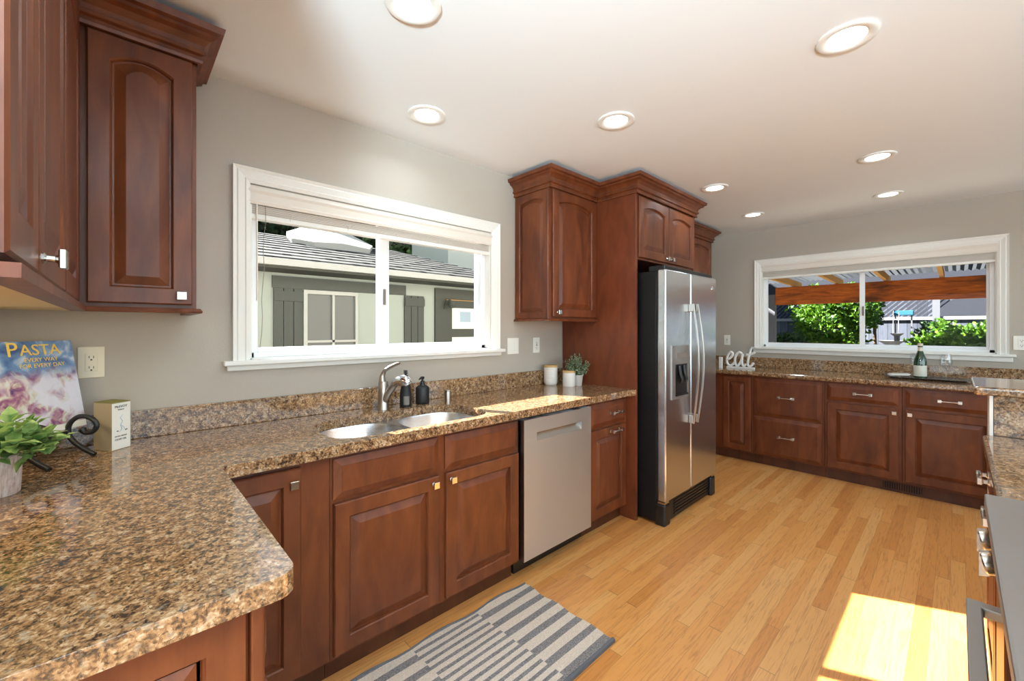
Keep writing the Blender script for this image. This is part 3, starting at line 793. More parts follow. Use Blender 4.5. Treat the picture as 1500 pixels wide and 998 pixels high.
def curl(foot, nm):
    """front leg: rises back from foot to the ledge, then scrolls forward over itself"""
    f_ = Vector(foot); b_ = Vector((-.79, -.61, 0)) * .0 - BN
    L = lambda s_, z_: f_ + b_ * s_ + Z * (z_ - TOP)
    pts = [L(0, TOP + .005), L(.045, TOP + .030), L(.076, TOP + .056), L(.088, TOP + .083), L(.080, TOP + .112), L(.050, TOP + .133), L(.014, TOP + .128), L(-.006, TOP + .106), L(.004, TOP + .084), L(.030, TOP + .078), L(.042, TOP + .090)]
    out = []
    for k in range(len(pts) - 1):
        p0, p1, p2, p3 = pts[max(k - 1, 0)], pts[k], pts[k + 1], pts[min(k + 2, len(pts) - 1)]
        for i in range(4):
            t_ = i / 4; out.append(.5 * ((2 * p1) + (p2 - p0) * t_ + (2 * p0 - 5 * p1 + 4 * p2 - p3) * t_ * t_ + (3 * p1 - p0 - 3 * p2 + p3) * t_ ** 3))
    out.append(pts[-1]); m = MB(); m.tube(out, [.0078] * (len(out) - 3) + [.009, .0105, .011], 8); part(nm, m, 'black_iron', r, smooth=60)


fr_, fl_ = Vector((.214, -.057, TOP)), Vector((.337, -.15, TOP))
curl(fr_, 'front_leg'); curl(fl_, 'front_leg')
m = MB(); m.tube([fr_ - BN * .088 + Z * .081, fl_ - BN * .088 + Z * .081], .005, 8); part('ledge', m, 'black_iron', r)
for f_ in (fr_, fl_):
    m = MB(); s_ = f_ - BN * .09 + Z * .082
    m.tube([s_, s_ - BN * .025 + Z * .001, s_ - BN * .025 + BV * .20], .004, 8); part('back_rest', m, 'black_iron', r)
m = MB(); s_ = (fr_ + fl_) / 2 - BN * .115 + Z * .082 + BV * .17; m.tube([s_, Vector((s_.x - .671 * .07, s_.y - .741 * .07, TOP + .004))], .004, 8); part('prop_leg', m, 'black_iron', r)
# olive oil carton
A_, B_, D_ = Vector((.110, -.063, TOP)), Vector((.182, -.016, TOP)), Vector((.140, .032, TOP))
e1, e2 = B_ - A_, D_ - B_
r = thing('olive_oil_box', 'small white and tan olive oil carton with olive green top on granite', 'box', (A_ + D_) / 2)
part('carton', MB().obox(A_, e1, e2, Z * .166), 'carton_tan', r, bevel=.0012)
part('top_flap', MB().obox(A_ + Z * .166, e1, e2, Z * .002), 'carton_olive', r)
nf = e1.normalized()
part('front_panel', MB().obox(B_ + Z * .002 + nf * .0002, e2, nf * .0006, Z * .162), 'paper_white', r)
U2 = e2.normalized(); q = lambda a, b: B_ + U2 * a + Z * b + nf * .0012
text('McEVOY', .0115, 'ink', r, q(.009, .148), U2, Z); text('RANCH', .006, 'ink', r, q(.02, .139), U2, Z)
text('EXTRA VIRGIN', .0062, 'ink', r, q(.010, .045), U2, Z); text('OLIVE OIL', .0088, 'ink', r, q(.010, .033), U2, Z)
m = MB(); m.tube([q(.038, .122), q(.028, .112), q(.036, .098), q(.029, .086), q(.034, .072), q(.026, .062)], [.0006, .0012, .0014, .0016, .002, .001], 5, flat=.3)
m.tube([q(.032, .085), q(.042, .074), q(.046, .064)], [.0012, .001, .0005], 5, flat=.3); part('emblem', m, 'door_blue', r)
m = MB(); m.tube([q(.016, .066), q(.022, .066)], .0022, 6, flat=.3); m.tube([q(.044, .066), q(.052, .067)], .0024, 6, flat=.3); part('olive_sprig', m, 'ink', r)


# ------------------------------------------------------------------ wall plates
def plate(fr, u, v, w, h, kind, lab, mat='plate_white'):
    r = thing('outlet_plate' if kind != 'switch' else 'switch_plate', lab, 'outlet' if kind != 'switch' else 'light switch', fr(u, v, 0))
    m = MB(); m.obox(fr(u - w / 2, v - h / 2, .001), fr.U * w, Z * h, fr.N * .005); part('cover', m, mat, r, bevel=.002)
    if kind == 'switch':
        for du in (-.023, .023):
            m = MB(); m.obox(fr(u + du - .0165, v - .033, .006), fr.U * .033, Z * .066, fr.N * .003); part('rocker', m, mat, r, bevel=.0015)
    else:
        m = MB(); m.obox(fr(u - .0165, v - .033, .006), fr.U * .033, Z * .066, fr.N * .0025); part('receptacle', m, mat, r, bevel=.001)
        for s_ in (-1, 1):
            m = MB()
            for du in (-.006, .006): m.obox(fr(u + du - .001, v + s_ * .019 - .004, .0083), fr.U * .002, Z * .009, fr.N * .0008)
            m.obox(fr(u - .0025, v + s_ * .019 - .012, .0083), fr.U * .005, Z * .005, fr.N * .0008)
            part('socket', m, 'slot_dark', r)
        m = MB()
        if kind == 'gfci':
            for dv in (-.004, .004): m.obox(fr(u - .007, v + dv - .002, .0083), fr.U * .014, Z * .004, fr.N * .001)
            part('test_buttons', m, 'slot_dark', r)


plate(SINKF(0), -.072, 1.217, .072, .116, 'outlet', 'cream outlet plate on the wall behind the cookbook', 'plate_beige')
plate(SINKF(0), 2.076, 1.215, .11, .116, 'switch', 'white double rocker switch plate right of the sink window')
plate(SINKF(0), 2.319, 1.215, .072, .116, 'gfci', 'white outlet plate above the ribbed canister by the double switch')
plate(FARF(YF), .354, 1.205, .068, .116, 'gfci', 'white outlet plate on the far wall above the white eat sign')
plate(FARF(YF), 2.548, 1.227, .085, .112, 'outlet', 'white outlet plate on the far wall right of the far window')

# ------------------------------------------------------------------ refrigerator
r = thing('refrigerator', 'stainless steel side by side refrigerator with black sides', 'refrigerator', (.45, 3.1, 0))
FY0, FYM, FY1 = 2.672, 3.06, 3.532
part('cabinet_body', MB().box(.03, .79, FY0 + .006, FY1 - .006, .02, 1.735), 'black_texture', r, bevel=.004)
part('gasket', MB().box(.79, .80, FY0 + .012, FY1 - .012, .17, 1.735), 'black_matte', r)
f1 = part('freezer_door', MB().box(.80, .861, FY0, FYM - .003, .168, 1.743), 'steel', r, bevel=.011, seg=4)
f2 = part('fridge_door', MB().box(.80, .861, FYM + .003, FY1, .168, 1.743), 'steel', r, bevel=.011, seg=4)
for par, y_, s_ in ((f1, FYM - .033, -1), (f2, FYM + .035, 1)):
    m = MB(); n_ = 14; pts = [(.895 + .040 * sin(pi * k / n_), y_ + s_ * .010 * sin(pi * k / n_), .655 + .865 * k / n_) for k in range(n_ + 1)]
    m.tube(pts, .0095, 12, flat=.75); h_ = part('handle', m, 'brushed_nickel', par, smooth=60)
    for z_ in (.655, 1.462): part('handle_mount', MB().box(.8612, .896, y_ - .009, y_ + .009, z_, z_ + .058), 'brushed_nickel', par, bevel=.004)
m = MB(); dy0, dy1, dz0, dz1 = 2.752, 3.012, .852, 1.222; cy0, cy1, cz0, cz1 = 2.80, 2.992, .872, 1.092
for (a, b, c_, d_) in ((dy0, cy0, dz0, dz1), (cy1, dy1, dz0, dz1), (cy0, cy1, dz0, cz0), (cy0, cy1, cz1, dz1)): m.box(.858, .868, a, b, c_, d_)
dp = part('dispenser', m, 'steel_range', f1)
m = MB(); m.add([(.8625, cy0, cz0), (.8625, cy1, cz0), (.8625, cy1, cz1), (.8625, cy0, cz1)], [(0, 1, 2, 3)]); m.box(.862, .876, cy0 + .005, cy1 - .005, cz0, cz0 + .01)
part('dispenser_recess', m, 'black_plastic', dp)
m = MB()
for y_ in (2.86, 2.93): m.tube([(.866, y_, 1.08), (.872, y_, 1.03), (.884, y_ + .006, .985), (.878, y_ + .004, .96)], [.014, .014, .012, .008], 10)
part('paddles', m, 'black_iron', dp, smooth=50)
part('display', MB().box(.8681, .8695, 2.83, 2.985, 1.132, 1.172), 'reveal_grey', dp, bevel=.001)
m = MB(); m.lathe([(.017, 0), (.017, .003), (.014, .0045), (.013, .0035), (.004, .004)], (.861, 3.452, 1.655), 20, (1, 0, 0)); part('badge', m, 'chrome', f2, smooth=40)
m = MB(); m.box(.72, .83, FY0 + .02, FY1 - .02, .012, .155)
for k in range(5): m.box(.83, .836, FY0 + .18, FY1 - .05, .035 + k * .022, .045 + k * .022)
part('kick_grille', m, 'black_plastic', r)
for a, b in ((FY0 + .002, FY0 + .085), (FY1 - .085, FY1 - .002)): part('roller_foot', MB().box(.78, .855, a, b, .0, .15), 'black_plastic', r, bevel=.012)
for a, b in ((FY0 + .004, FY0 + .07), (FY1 - .07, FY1 - .004)): part('hinge', MB().box(.80, .85, a, b, .152, .164), 'nickel', r)
part('hinge_cover', MB().box(.72, .84, FY0 + .03, FY1 - .03, 1.735, 1.775), 'black_plastic', r, bevel=.006)

# ------------------------------------------------------------------ far run base cabinets
F2 = 4.606
fr = FARF(F2)


def far_cab(lab, u0, u1, x0=None, x1=None):
    r = thing('base_cabinet', lab, 'cabinet', ((u0 + u1) / 2, 4.9, 0))
    x0 = u0 - .014 if x0 is None else x0; x1 = u1 + .018 if x1 is None else x1
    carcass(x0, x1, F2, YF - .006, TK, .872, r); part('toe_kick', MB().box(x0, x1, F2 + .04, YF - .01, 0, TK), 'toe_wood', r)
    return r


r = far_cab('narrow single door cherry base cabinet beside the refrigerator under far counter', .53, .785, .43, .801)
raised(fr, .53, .785, .113, .851, 'door', r, fw=.05)
r = far_cab('cherry base cabinet with two deep drawers under far counter', .815, 1.368, .803, 1.387)
for a, b in ((.113, .476), (.491, .851)):
    d = slab(fr, .818, 1.366, a, b, 'drawer', r); pull(fr, 1.092, (a + b) / 2 + .01, .02, d, .135)
r = far_cab('cherry base cabinet with one drawer over one door at middle of far counter', 1.407, 1.875, 1.389, 1.894)
d = slab(fr, 1.407, 1.875, .712, .851, 'drawer', r); pull(fr, 1.65, .782, .02, d, .125)
d = raised(fr, 1.407, 1.875, .113, .69, 'door', r); knob(fr, 1.85, .655, .02, d)
r = far_cab('cherry base cabinet with drawer and door, left of the raised bar', 1.914, 2.40, 1.896, 2.94)
d = slab(fr, 1.914, 2.40, .712, .851, 'drawer', r); pull(fr, 2.16, .784, .02, d, .13)
d = raised(fr, 1.914, 2.40, .113, .69, 'door', r); knob(fr, 1.942, .655, .02, d)
m = MB(); r = thing('air_vent', 'dark bronze heating vent grille set in the far toe kick', 'vent', (1.89, F2 + .04, .05))
m = MB(); vf = FARF(F2 + .04)
for (a, b, c_, d_) in ((1.755, 2.03, .008, .02), (1.755, 2.03, .076, .088), (1.755, 1.775, .02, .076), (2.01, 2.03, .02, .076)): m.obox(vf(a, c_, .001), vf.U * (b - a), Z * (d_ - c_), vf.N * .006)
part('frame', m, 'toe_wood', r)
m = MB(); m.obox(vf(1.775, .02, .0005), vf.U * .235, Z * .056, vf.N * .001); part('backing', m, 'dark_void', r)
m = MB()
for k in range(16): m.obox(vf(1.78 + k * .0145, .02, .0016), vf.U * .006, Z * .056, vf.N * .004)
part('louvers', m, 'toe_wood', r)

# ------------------------------------------------------------------ right side: counter, bar, range
XC = 2.268
r = thing('countertop', 'short granite countertop between the range and raised bar', 'countertop', (2.6, 2.05, TOP))
part('slab', MB().box(XC, 2.935, 1.604, 2.548, BOT, TOP), 'granite', r, bevel=.012, seg=3)
r = thing('base_cabinet', 'cherry base cabinet with drawers over doors beside the range at the right edge', 'cabinet', (2.6, 2.05, 0))
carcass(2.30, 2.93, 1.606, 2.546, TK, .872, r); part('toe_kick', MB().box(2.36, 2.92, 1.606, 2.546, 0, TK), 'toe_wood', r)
for a, b in ((1.62, 2.06), (2.08, 2.53)):
    d = slab(RIGHTF(2.30), a, b, .698, .851, 'drawer', r); pull(RIGHTF(2.30), (a + b) / 2, .795, .02, d, .125)
    d = raised(RIGHTF(2.30), a, b, .113, .683, 'door', r); knob(RIGHTF(2.30), b - .03 if b < 2.2 else a + .03, .652, .02, d)
struct('wall_bar', MB().box(2.298, XR, 2.575, 2.70, 0, 1.072), 'wall_paint')
struct('trim_1', MB().box(2.288, 2.298, 2.552, 2.705, 0, 1.072), 'white_trim')
r = thing('bar_top', 'raised granite bar top with granite splash at right edge', 'countertop', (3.0, 2.75, 1.1))
part('slab', MB().box(2.245, 4.2, 2.53, 3.03, 1.073, 1.107), 'granite', r, bevel=.011, seg=3)
part('splash', MB().box(2.30, 4.2, 2.553, 2.574, .915, 1.072), 'granite', r)

r = thing('range', 'stainless steel range with knobs and bar handle at right edge', 'stove', (2.6, 1.2, 0))
RY0, RY1 = .69, 1.598
part('body', MB().box(2.325, 2.94, RY0, RY1, .04, .895), 'steel_range', r, bevel=.003)
m = MB(); m.box(2.246, 2.94, RY0, RY1, .895, .925); part('cooktop', m, 'steel_range', r, bevel=.004)
m = MB(); m.add([(2.262, RY0, .893), (2.262, RY1, .893), (2.295, RY0, .775), (2.295, RY1, .775), (2.33, RY0, .893), (2.33, RY1, .893), (2.33, RY0, .775), (2.33, RY1, .775)], [(0, 1, 3, 2), (4, 6, 7, 5), (0, 4, 5, 1), (2, 3, 7, 6), (0, 2, 6, 4), (1, 5, 7, 3)])
cp = part('control_panel', m, 'oven_glass', r)
for y_ in (1.54, 1.392, .80):
    m = MB(); a_ = Vector((-.96, 0, -.27)).normalized(); o_ = Vector((2.280, y_, .836))
    m.lathe([(.026, 0), (.026, .006), (.021, .009), (.0205, .022), (.024, .026), (.0245, .04), (.022, .043)], o_, 24, a_)
    m.obox(o_ + a_ * .034 + Vector((0, -.007, -.026)), (0, .014, 0), a_ * .016, (0, 0, .052))
    part('knob', m, 'nickel', cp, smooth=40)
dr = part('oven_door', MB().box(2.297, 2.325, RY0 + .004, RY1 - .004, .2, .765), 'oven_glass', r, bevel=.004)
m = MB(); hy0, hy1 = .87, 1.35
hp = [(2.296, hy1), (2.212, hy1), (2.212, hy0), (2.296, hy0), (2.296, hy0 + .03), (2.236, hy0 + .03), (2.236, hy1 - .03), (2.296, hy1 - .03)]
m.poly(hp, [], .736, .756); part('handle', m, 'steel_range', dr, bevel=.003)
part('warming_drawer', MB().box(2.30, 2.325, RY0 + .004, RY1 - .004, .06, .19), 'steel_range', r, bevel=.003)
m = MB()
for gx in (2.45, 2.75):
    for gy in (1.02, 1.4):
        for s_ in (-1, 1):
            m.box(gx - .11, gx + .11, gy + s_ * .05 - .006, gy + s_ * .05 + .006, .93, .945); m.box(gx + s_ * .05 - .006, gx + s_ * .05 + .006, gy - .13, gy + .13, .93, .945)
        m.box(gx - .11, gx - .098, gy - .13, gy + .13, .925, .945); m.box(gx + .098, gx + .11, gy - .13, gy + .13, .925, .945)
part('grates', m, 'black_iron', r)

# ------------------------------------------------------------------ things on the far counter
# eat sign: three script letters on a plinth
r = thing('word_sign', 'white script letters spelling eat on a thin base', 'sign', (.60, 4.85, TOP))
part('plinth', MB().box(.475, .745, 4.83, 4.875, TOP, TOP + .016), 'sign_white', r, bevel=.002)


def letter(pts, nm, n=8):
    P = [Vector((a, 4.852, TOP + b)) for a, b in pts]; out = []
    for k in range(len(P) - 1):
        p0, p1, p2, p3 = P[max(k - 1, 0)], P[k], P[k + 1], P[min(k + 2, len(P) - 1)]
        for i in range(5):
            t_ = i / 5; out.append(.5 * ((2 * p1) + (p2 - p0) * t_ + (2 * p0 - 5 * p1 + 4 * p2 - p3) * t_ * t_ + (3 * p1 - p0 - 3 * p2 + p3) * t_ ** 3))
    out.append(P[-1]); m = MB(); m.tube(out, .0125, n, flat=.9, up=(0, 1, 0)); return part(nm, m, 'sign_white', r, smooth=60)


letter([(.470, .085), (.50, .10), (.528, .13), (.532, .158), (.512, .17), (.487, .14), (.472, .09), (.478, .045), (.505, .025), (.535, .04), (.56, .075)], 'letter_e')
letter([(.625, .155), (.60, .172), (.573, .15), (.556, .10), (.558, .05), (.578, .026), (.602, .05), (.622, .10), (.632, .155), (.625, .09), (.628, .045), (.645, .026), (.665, .05)], 'letter_a')
lt = letter([(.712, .215), (.698, .16), (.686, .10), (.682, .05), (.695, .026), (.716, .036), (.738, .066)], 'letter_t'); letter([(.668, .150), (.70, .153), (.735, .168), (.75, .178)], 'letter_t_bar')
m = MB(); m.box(.432, .462, 4.735, 4.765, TOP, TOP + .118); tag(part('white_block', m, 'sign_white', bevel=.002, loc=(.447, 4.75, TOP)), 'narrow upright white block half hidden by the refrigerator edge', 'ornament')
# tray with napkin, bottle and glasses
ty = 4.93
r = thing('serving_tray', 'long mottled silver tray on the far counter under wine bottle', 'tray', (2.0, ty, TOP))
L = lambda i, z: [(a, b, z) for a, b in rrect(1.78 + i, 2.27 - i, 4.80 + i, 5.09 - i, .07)]
m = MB(); m.loops([L(.03, TOP), L(0, TOP + .016), L(.004, TOP + .019), L(.012, TOP + .017), L(.034, TOP + .005)]); part('dish', m, 'tray_metal', r, smooth=40)
m = MB()
for s_, x_ in ((-1, 1.782), (1, 2.268)): m.tube([(x_, ty - .05, TOP + .016), (x_ + s_ * .022, ty - .03, TOP + .022), (x_ + s_ * .022, ty + .03, TOP + .022), (x_, ty + .05, TOP + .016)], .006, 8)
part('handles', m, 'tray_metal', r, smooth=50)
m = MB(); pts = []
for k in range(4):
    z_ = TOP + .02 + k * .003; m.obox((1.80 + .004 * k, 4.87 + .006 * k, z_), (.12, .03, .006), (-.03, .11, 0), (0, 0, .0026))
tag(part('napkin', m, 'linen', loc=(1.86, 4.93, TOP + .02)), 'folded white linen napkin on left end of silver tray', 'napkin')
c = Vector((1.985, 4.95, TOP + .006))
r = thing('wine_bottle', 'green glass wine bottle with cream label on silver tray', 'bottle', c)
m = MB(); m.lathe([(.036, 0), (.0405, .004), (.0415, .012), (.0415, .14), (.038, .165), (.022, .215), (.016, .235), (.015, .262), (.0165, .264), (.0165, .272)], c, 28); part('glass_body', m, 'green_glass', r, smooth=40)
m = MB(); m.lathe([(.0172, .228), (.0165, .24), (.0162, .272), (.0172, .274), (.0172, .292), (.014, .295)], c, 24); part('foil_capsule', m, 'foil_cream', r, smooth=40)
m = MB(); m.lathe([(.0419, .018), (.0421, .019), (.0421, .108), (.0419, .109)], c, 28, cap0=False, cap1=False); lb = part('label', m, 'label_cream', r, smooth=40)
for (x_, y_, lab) in ((2.135, 4.985, 'clear stemmed wine glass standing right of the wine bottle'), (1.955, 5.045, 'clear stemmed wine glass mostly hidden behind the wine bottle')):
    c = Vector((x_, y_, TOP + .006)); r = thing('wine_glass', lab, 'wine glass', c)
    m = MB(); m.lathe([(.034, .0), (.034, .002), (.008, .006), (.0035, .015), (.0032, .075), (.006, .085)], c, 20); part('stem', m, 'clear_glass', r, smooth=50)
    m = MB(); m.lathe([(.005, .084), (.022, .094), (.037, .118), (.041, .145), (.037, .185), (.033, .21)], c, 24, cap1=False, cap0=False); part('bowl', m, 'clear_glass', r, smooth=60)

# ------------------------------------------------------------------ rug
m = MB(); nx, ny = 14, 30
gv = []
for j in range(ny + 1):
    for i in range(nx + 1):
        x_ = .640 + .548 * i / nx; y_ = .10 + 1.452 * j / ny
        if i == 0: x_ += .008 * sin(j * .9) - .012 * (1 - j / ny)
        gv.append((x_, y_ + (.006 * sin(i * 1.3) if j in (0, ny) else 0), .006 + .0012 * sin(i * 1.7 + j * .8)))
n_ = len(gv); fs = [(j * (nx + 1) + i, j * (nx + 1) + i + 1, (j + 1) * (nx + 1) + i + 1, (j + 1) * (nx + 1) + i) for j in range(ny) for i in range(nx)]
m.add(gv, fs); r = thing('rug', 'grey and cream striped cotton runner rug on oak floor before sink', 'rug', (.91, .8, 0))
o = part('weave', m, 'rug_weave', r, recalc=False); sm = o.modifiers.new('thick', 'SOLIDIFY'); sm.thickness = .005; sm.offset = -1
for i in (0, nx):
    m = MB(); m.tube([(gv[j * (nx + 1) + i][0], gv[j * (nx + 1) + i][1], .006) for j in range(ny + 1)], .0055 if i == 0 else .011, 6, flat=1); part('side_binding', m, 'rug_edge', r)

# ------------------------------------------------------------------ recessed lights
places = [(.949, .72, 'recessed ceiling light at the very top edge of the view, left of centre'), (1.916, 1.984, 'largest recessed ceiling light, upper right above the range aisle'),
          (.348, 1.145, 'recessed ceiling light nearest the wall above the sink window'), (.973, 1.9, 'recessed ceiling light left of the refrigerator crown, above dishwasher'),
          (1.852, 3.51, 'recessed ceiling light mid room, right of the refrigerator'), (.912, 3.368, 'recessed ceiling light just in front of the refrigerator cabinet crown'),
          (1.815, 4.556, 'recessed ceiling light close to the far wall above far window'), (.858, 4.433, 'recessed ceiling light in far corner near the far wall cabinet')]
for (x_, y_, lab) in places:
    r = thing('recessed_light', lab, 'ceiling light', (x_, y_, CE), group='recessed ceiling lights')
    m = MB(); m.lathe([(.094, -.0005), (.094, -.006), (.088, -.009), (.064, -.006), (.06, -.0015)], (x_, y_, CE), 32); part('trim_ring', m, 'white_trim', r, smooth=50)
    m = MB(); m.lathe([(.0, -.0045), (.06, -.0045), (.06, -.0015)], (x_, y_, CE), 32); part('lens', m, 'led_lens', r)
    area('downlight', (x_, y_, CE - .012), (0, 0, -1), .12, .12, LAMP, (.76, .92, 1), 'DISK', 150)
for (x_, y_) in ((2.9, .6), (2.9, -1.2), (3.9, .6), (3.9, -1.2), (3.5, 3.5)):  # unseen lamps added in the open room for extra light
    area('open_room_fill', (x_, y_, CE - .012), (0, 0, -1), .12, .12, LAMP, (.76, .92, 1), 'DISK', 150)
area('under_cabinet_light', (.62, -.33, 1.39), (0, .1, -1), .5, .05, 2.4, (1, .84, .54))

# ------------------------------------------------------------------ outside the sink window
GZ = -.4
o = struct('ground', MB().box(-.2, 8, YF + .2, 16, GZ - .1, GZ), 'patio_bounce'); o2 = struct('ground_side', MB().box(-13, -.2, -5, YF + 6, GZ - .1, GZ), 'soil')  # patio ground is unseen, made pale to bounce light up onto the beam
SX = -2.5
r = thing('shed', 'pale green-grey outbuilding with dark shutters outside the sink window', 'shed', (SX - 1.9, 3.0, GZ))
part('wall', MB().box(SX - 3.8, SX, -1.6, 4.3, GZ, 1.97), 'shed_white', r)
RZ, EZ = 2.66, 1.955
m = MB(); ex, rx = SX + .42, SX - 1.9; yb0, yb1, yr0, yr1 = -2.0, 4.75, .2, 3.4
m.add([(ex, yb0, EZ), (ex, yb1, EZ), (rx, yr1, RZ), (rx, yr0, RZ), (SX - 4.2, yb0, EZ), (SX - 4.2, yb1, EZ)], [(0, 1, 2, 3), (5, 4, 3, 2), (1, 5, 2), (4, 0, 3), (0, 4, 5, 1)])
nc = 11
for k in range(nc):
    f0, f1 = k / nc, (k + 1.15) / nc; f1 = min(f1, 1)
    P_ = lambda f, s_, lift: (ex + (rx - ex) * f + .0, (yb0 + (yr0 - yb0) * f) if s_ == 0 else (yb1 + (yr1 - yb1) * f), EZ + (RZ - EZ) * f + lift)
    a_, b_, c_, d_ = P_(f0, 0, .02), P_(f0, 1, .02), P_(f1, 1, .006), P_(f1, 0, .006)
    a2, b2 = P_(f0, 0, .002), P_(f0, 1, .002)
    m.add([a_, b_, c_, d_, a2, b2], [(0, 1, 2, 3), (4, 5, 1, 0)])
part('roof', m, 'shingles', r, recalc=False)
part('fascia', MB().box(SX + .36, ex + .02, yb0, yb1, EZ - .03, EZ + .03), 'shed_trim', r)
part('eave_board', MB().box(SX + .001, SX + .38, yb0, yb1, EZ - .05, EZ - .032), 'shed_grey', r)
part('trim_band', MB().box(SX, SX + .02, 1.12, 2.60, 1.752, 1.872), 'shed_grey', r)


def shutter(y0, y1):
    m = MB(); n = 3; w_ = (y1 - y0) / n
    for k in range(n): m.box(SX, SX + .024, y0 + k * w_ + .004, y0 + (k + 1) * w_ - .004, .7, 1.75)
    for z_ in (1.62, .82): m.box(SX + .024, SX + .045, y0 + .002, y1 - .002, z_, z_ + .1)
    part('shutter', m, 'shed_grey', r)


shutter(1.128, 1.408); shutter(2.576, 2.855)
m = MB()
for (a, b, c_, d_) in ((1.408, 1.445, .7, 1.745), (1.955, 1.985, .7, 1.745), (1.445, 1.955, 1.705, 1.745), (1.70, 1.725, .7, 1.705), (1.445, 1.955, 1.19, 1.215)): m.box(SX, SX + .04, a, b, c_, d_)
wf = part('window_frame', m, 'shed_trim', r); part('pane', MB().box(SX, SX + .012, 1.445, 1.955, .7, 1.705), 'shed_pane', wf)
m = MB(); m.box(SX, SX + .03, 3.02, 3.18, GZ, 1.87); m.box(SX, SX + .03, 3.18, 4.3, 1.735, 1.87); part('door_frame', m, 'shed_grey', r)
dd = part('door', MB().box(SX, SX + .015, 3.18, 4.1, GZ, 1.735), 'shed_grey', r)
part('door_head', MB().box(SX + .015, SX + .02, 3.2, 4.0, 1.722, 1.728), 'cedar_light', dd)
part('door_panel', MB().box(SX + .015, SX + .022, 3.29, 3.98, 1.335, 1.618), 'door_paper', dd); part('door_panel', MB().box(SX + .015, SX + .022, 3.29, 3.98, .9, 1.222), 'door_paper', dd)
part('door_light', MB().box(SX + .022, SX + .026, 3.42, 3.6, 1.43, 1.57), 'door_blue', dd)
m = MB(); m.tube([(SX + .03, 3.16, 1.60), (SX + .08, 3.16, 1.70), (SX + .12, 3.2, 1.72)], .012, 8); m.lathe([(.04, 0), (.05, -.05), (.03, -.09)], (SX + .13, 3.21, 1.70), 12); part('porch_lamp', m, 'shed_grey', r)
# tarp bunched over the roof
m = MB(); P = [(-4.25, 1.72, 2.70), (-4.3, 2.0, 2.84), (-4.3, 2.5, 2.86), (-4.2, 2.96, 2.66), (-3.55, 2.62, 2.47), (-3.5, 2.2, 2.49), (-3.5, 1.85, 2.46), (-3.65, 1.62, 2.50)]
Q = [(a, b, z_ - .1) for a, b, z_ in P]
m.add(P + Q + [(-3.95, 2.2, 2.74)], [(i, (i + 1) % 8, 16) for i in range(8)] + [(i, (i + 1) % 8, 8 + (i + 1) % 8, 8 + i) for i in range(8)] + [tuple(range(15, 7, -1))])
o = part('roof_tarp', m, 'tarp_white', loc=(-3.9, 2.2, 2.5)); tag(o, 'white tarp bunched over the shingle roof outside the sink window', 'tarp')
r = thing('house', 'pale neighbouring house wall beyond the right end of shingle roof', 'house', (-5.9, 8.2, GZ))
part('wall', MB().box(-6.7, -5.2, 5.1, 11.5, GZ, 5.4), 'house_pale', r)
m = MB(); m.add([(-4.9, 4.8, 5.4), (-4.9, 11.8, 5.4), (-5.95, 11.8, 6.1), (-5.95, 4.8, 6.1), (-6.9, 4.8, 5.4), (-6.9, 11.8, 5.4)], [(0, 1, 2, 3), (3, 2, 5, 4), (0, 3, 4), (1, 5, 2), (0, 4, 5, 1)]); part('roof', m, 'shingles', r)


def bush(name, lab, cat, c, rad, n, mat, leaf=(.09, .05), trunk=None, group=None):
    r = thing(name, lab, cat, (c[0], c[1], GZ), group=group); m = MB(); c = Vector(c)
    for k in range(n):
        d_ = rdir(-.8); q_ = random.uniform(.55, 1.03) * (1 + .16 * sin(d_.x * 7 + d_.z * 5) + .1 * sin(d_.y * 11 + d_.x * 4))
        p_ = c + Vector((d_.x * rad[0], d_.y * rad[1], d_.z * rad[2])) * q_
        leaf_mesh(m, p_, rdir(-.5) + d_ * .5, leaf[0] * random.uniform(.7, 1.3), leaf[1] * random.uniform(.8, 1.2), up=rdir())
    part('foliage', m, mat, r, recalc=False)
    t_ = MB(); t_.tube([(c.x, c.y, GZ), (c.x + .02, c.y, (GZ + c.z) / 2), (c.x - .01, c.y, c.z)], [trunk or .04, (trunk or .04) * .8, .02], 8)
    for k in range(5):
        a = k * 1.3; t_.tube([(c.x, c.y, c.z - rad[2] * .5), (c.x + cos(a) * rad[0] * .4, c.y + sin(a) * rad[1] * .4, c.z), (c.x + cos(a) * rad[0] * .7, c.y + sin(a) * rad[1] * .7, c.z + rad[2] * .3)], [.025, .015, .006], 6)
    part('trunk', t_, 'bark', r)
    return r


bush('tree', 'dark green tree behind the left part of the shingle roof', 'tree', (-8.3, 3.3, 3.4), (.9, 1.9, 1.7), 3800, 'leaf_dark', (.36, .22), .12)
bush('tree', 'dark green tree behind the right part of the shingle roof', 'tree', (-11.0, 7.2, 4.2), (1.0, 2.4, 2.0), 4200, 'leaf_dark', (.36, .22), .12)

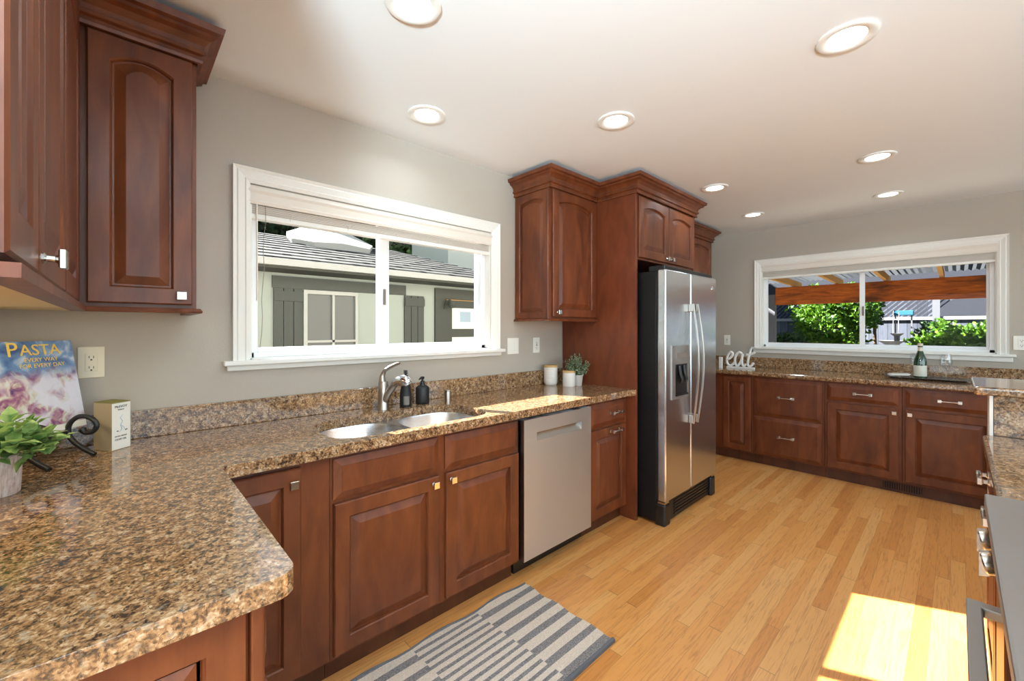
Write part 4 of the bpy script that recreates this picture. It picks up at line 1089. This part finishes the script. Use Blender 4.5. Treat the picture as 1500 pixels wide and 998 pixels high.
# ------------------------------------------------------------------ outside the far window: patio cover, fence, garden
PB = 8.0
r = thing('patio_cover', 'orange cedar patio cover with corrugated roof outside the far window', 'patio cover', (1.3, 7, GZ))
part('beam', MB().box(.118, 5.0, PB, PB + .09, 1.73, 2.02), 'cedar', r, bevel=.004)
part('beam_end', MB().box(.01, .118, PB - .02, PB + .09, 1.74, 1.905), 'post_grey', r)
part('post', MB().box(.0, .11, PB, PB + .1, GZ, 1.74), 'post_grey', r)
part('post', MB().box(4.2, 4.31, PB, PB + .1, GZ, 1.73), 'post_grey', r)
for k in range(-1, 9):
    x_ = .34 + k * .565; part('rafter', MB().obox((x_, YF + .2, 2.07), (.045, 0, 0), (0, 3.1, -.045), (0, 0, .09)), 'cedar_light', r)
m = MB(); cols = 160; xs = [-.6 + 5.8 * k / cols for k in range(cols + 1)]
m.add([(x_, y_, (2.20 if y_ < 6 else 2.135) + .013 * sin(x_ * 2 * pi / .076)) for y_ in (YF + .17, PB + .4) for x_ in xs], [(i, i + 1, cols + 2 + i, cols + 1 + i) for i in range(cols)])
part('roof_sheet', m, 'corrugated', r, recalc=False)
FYD = 11.0
r = thing('fence', 'weathered grey board fence with lattice top behind the garden bushes', 'fence', (1.2, FYD, GZ))
part('boards', MB().box(-4, 6.2, FYD, FYD + .03, GZ, 1.52), 'fence_wood', r)
part('rail', MB().box(-4, 6.2, FYD - .04, FYD, 1.50, 1.56), 'stone_pale', r)
m = MB()
for k in range(-34, 50):
    x_ = k * .09
    if -2.6 < x_ < 1.85: m.obox((x_, FYD, 1.56), (.03, 0, 0), (0, .008, 0), (.42, 0, .42))
part('lattice', m, 'fence_wood', r)
m = MB()
for x_ in (-2.2, 1.885, 4.2): m.box(x_, x_ + .1, FYD - .06, FYD + .04, GZ, 2.05)
part('posts', m, 'post_grey', r)
o = part('garden_shed', MB().box(-5, 8, FYD + 1.2, FYD + 3, GZ, 3.6), 'dark_siding'); tag(o, 'dark bluish neighbouring wall rising behind the fence', 'building')
bush('shrub', 'tall bright green citrus tree left of the far window mullion', 'tree', (.60, 9.7, 1.45), (.58, .5, .62), 5200, 'leaf_bright', (.085, .045))
bush('shrub', 'hanging green branch just right of the far window mullion', 'shrub', (1.12, 10.5, 1.70), (.10, .12, .36), 420, 'leaf_deep', (.08, .04))
bush('shrub', 'low bright green bush at the right of far window', 'shrub', (2.32, 9.2, .98), (.62, .45, .42), 4600, 'leaf_bright', (.085, .045))
bush('shrub', 'low pale flowering bush at lower left of the far window', 'shrub', (.03, 8.72, .97), (.36, .22, .28), 1500, 'leaf_deep', (.07, .035))
bush('shrub', 'thin dark green shrub in front of the fence post', 'shrub', (1.86, 10.25, 1.18), (.16, .15, .26), 420, 'leaf_deep', (.075, .04))
r = thing('bird_bath', 'pale stone bird bath with stacked bowls in the back garden', 'bird bath', (1.54, 9.0, GZ))
m = MB(); m.lathe([(.02, 1.2 - GZ), (.08, 1.655), (.085, 1.665), (.02, 1.65)], (1.545, 9, GZ), 16); m.lathe([(.03, 1.45), (.16, 1.535), (.17, 1.545), (.03, 1.53)], (1.48, 9, GZ), 16); part('bowls', m, 'stone_pale', r, smooth=40)
m = MB(); m.tube([(1.545, 9, GZ), (1.545, 9, 1.25)], .035, 10); m.tube([(1.50, 9, 1.25), (1.505, 9, 1.62)], .006, 6); m.tube([(1.42, 9.0, 1.48), (1.6, 9.0, 1.48)], .005, 6); m.tube([(1.56, 9, 1.25), (1.57, 9, 1.60)], .005, 6); part('pedestal', m, 'stone_pale', r)
o = part('blue_box', MB().box(1.38, 1.66, 10.5, 10.65, 1.58, 1.67), 'pot_blue', loc=(1.5, 10.6, 1.6), bevel=.01); 
m = MB(); m.box(1.40, 1.42, 10.56, 10.58, GZ, 1.58); m.box(1.62, 1.64, 10.56, 10.58, GZ, 1.58)
pl = part('legs', m, 'post_grey', o); tag(o, 'pale blue feeder box on legs before the lattice fence', 'bird feeder')
o.name = 'bird_feeder'
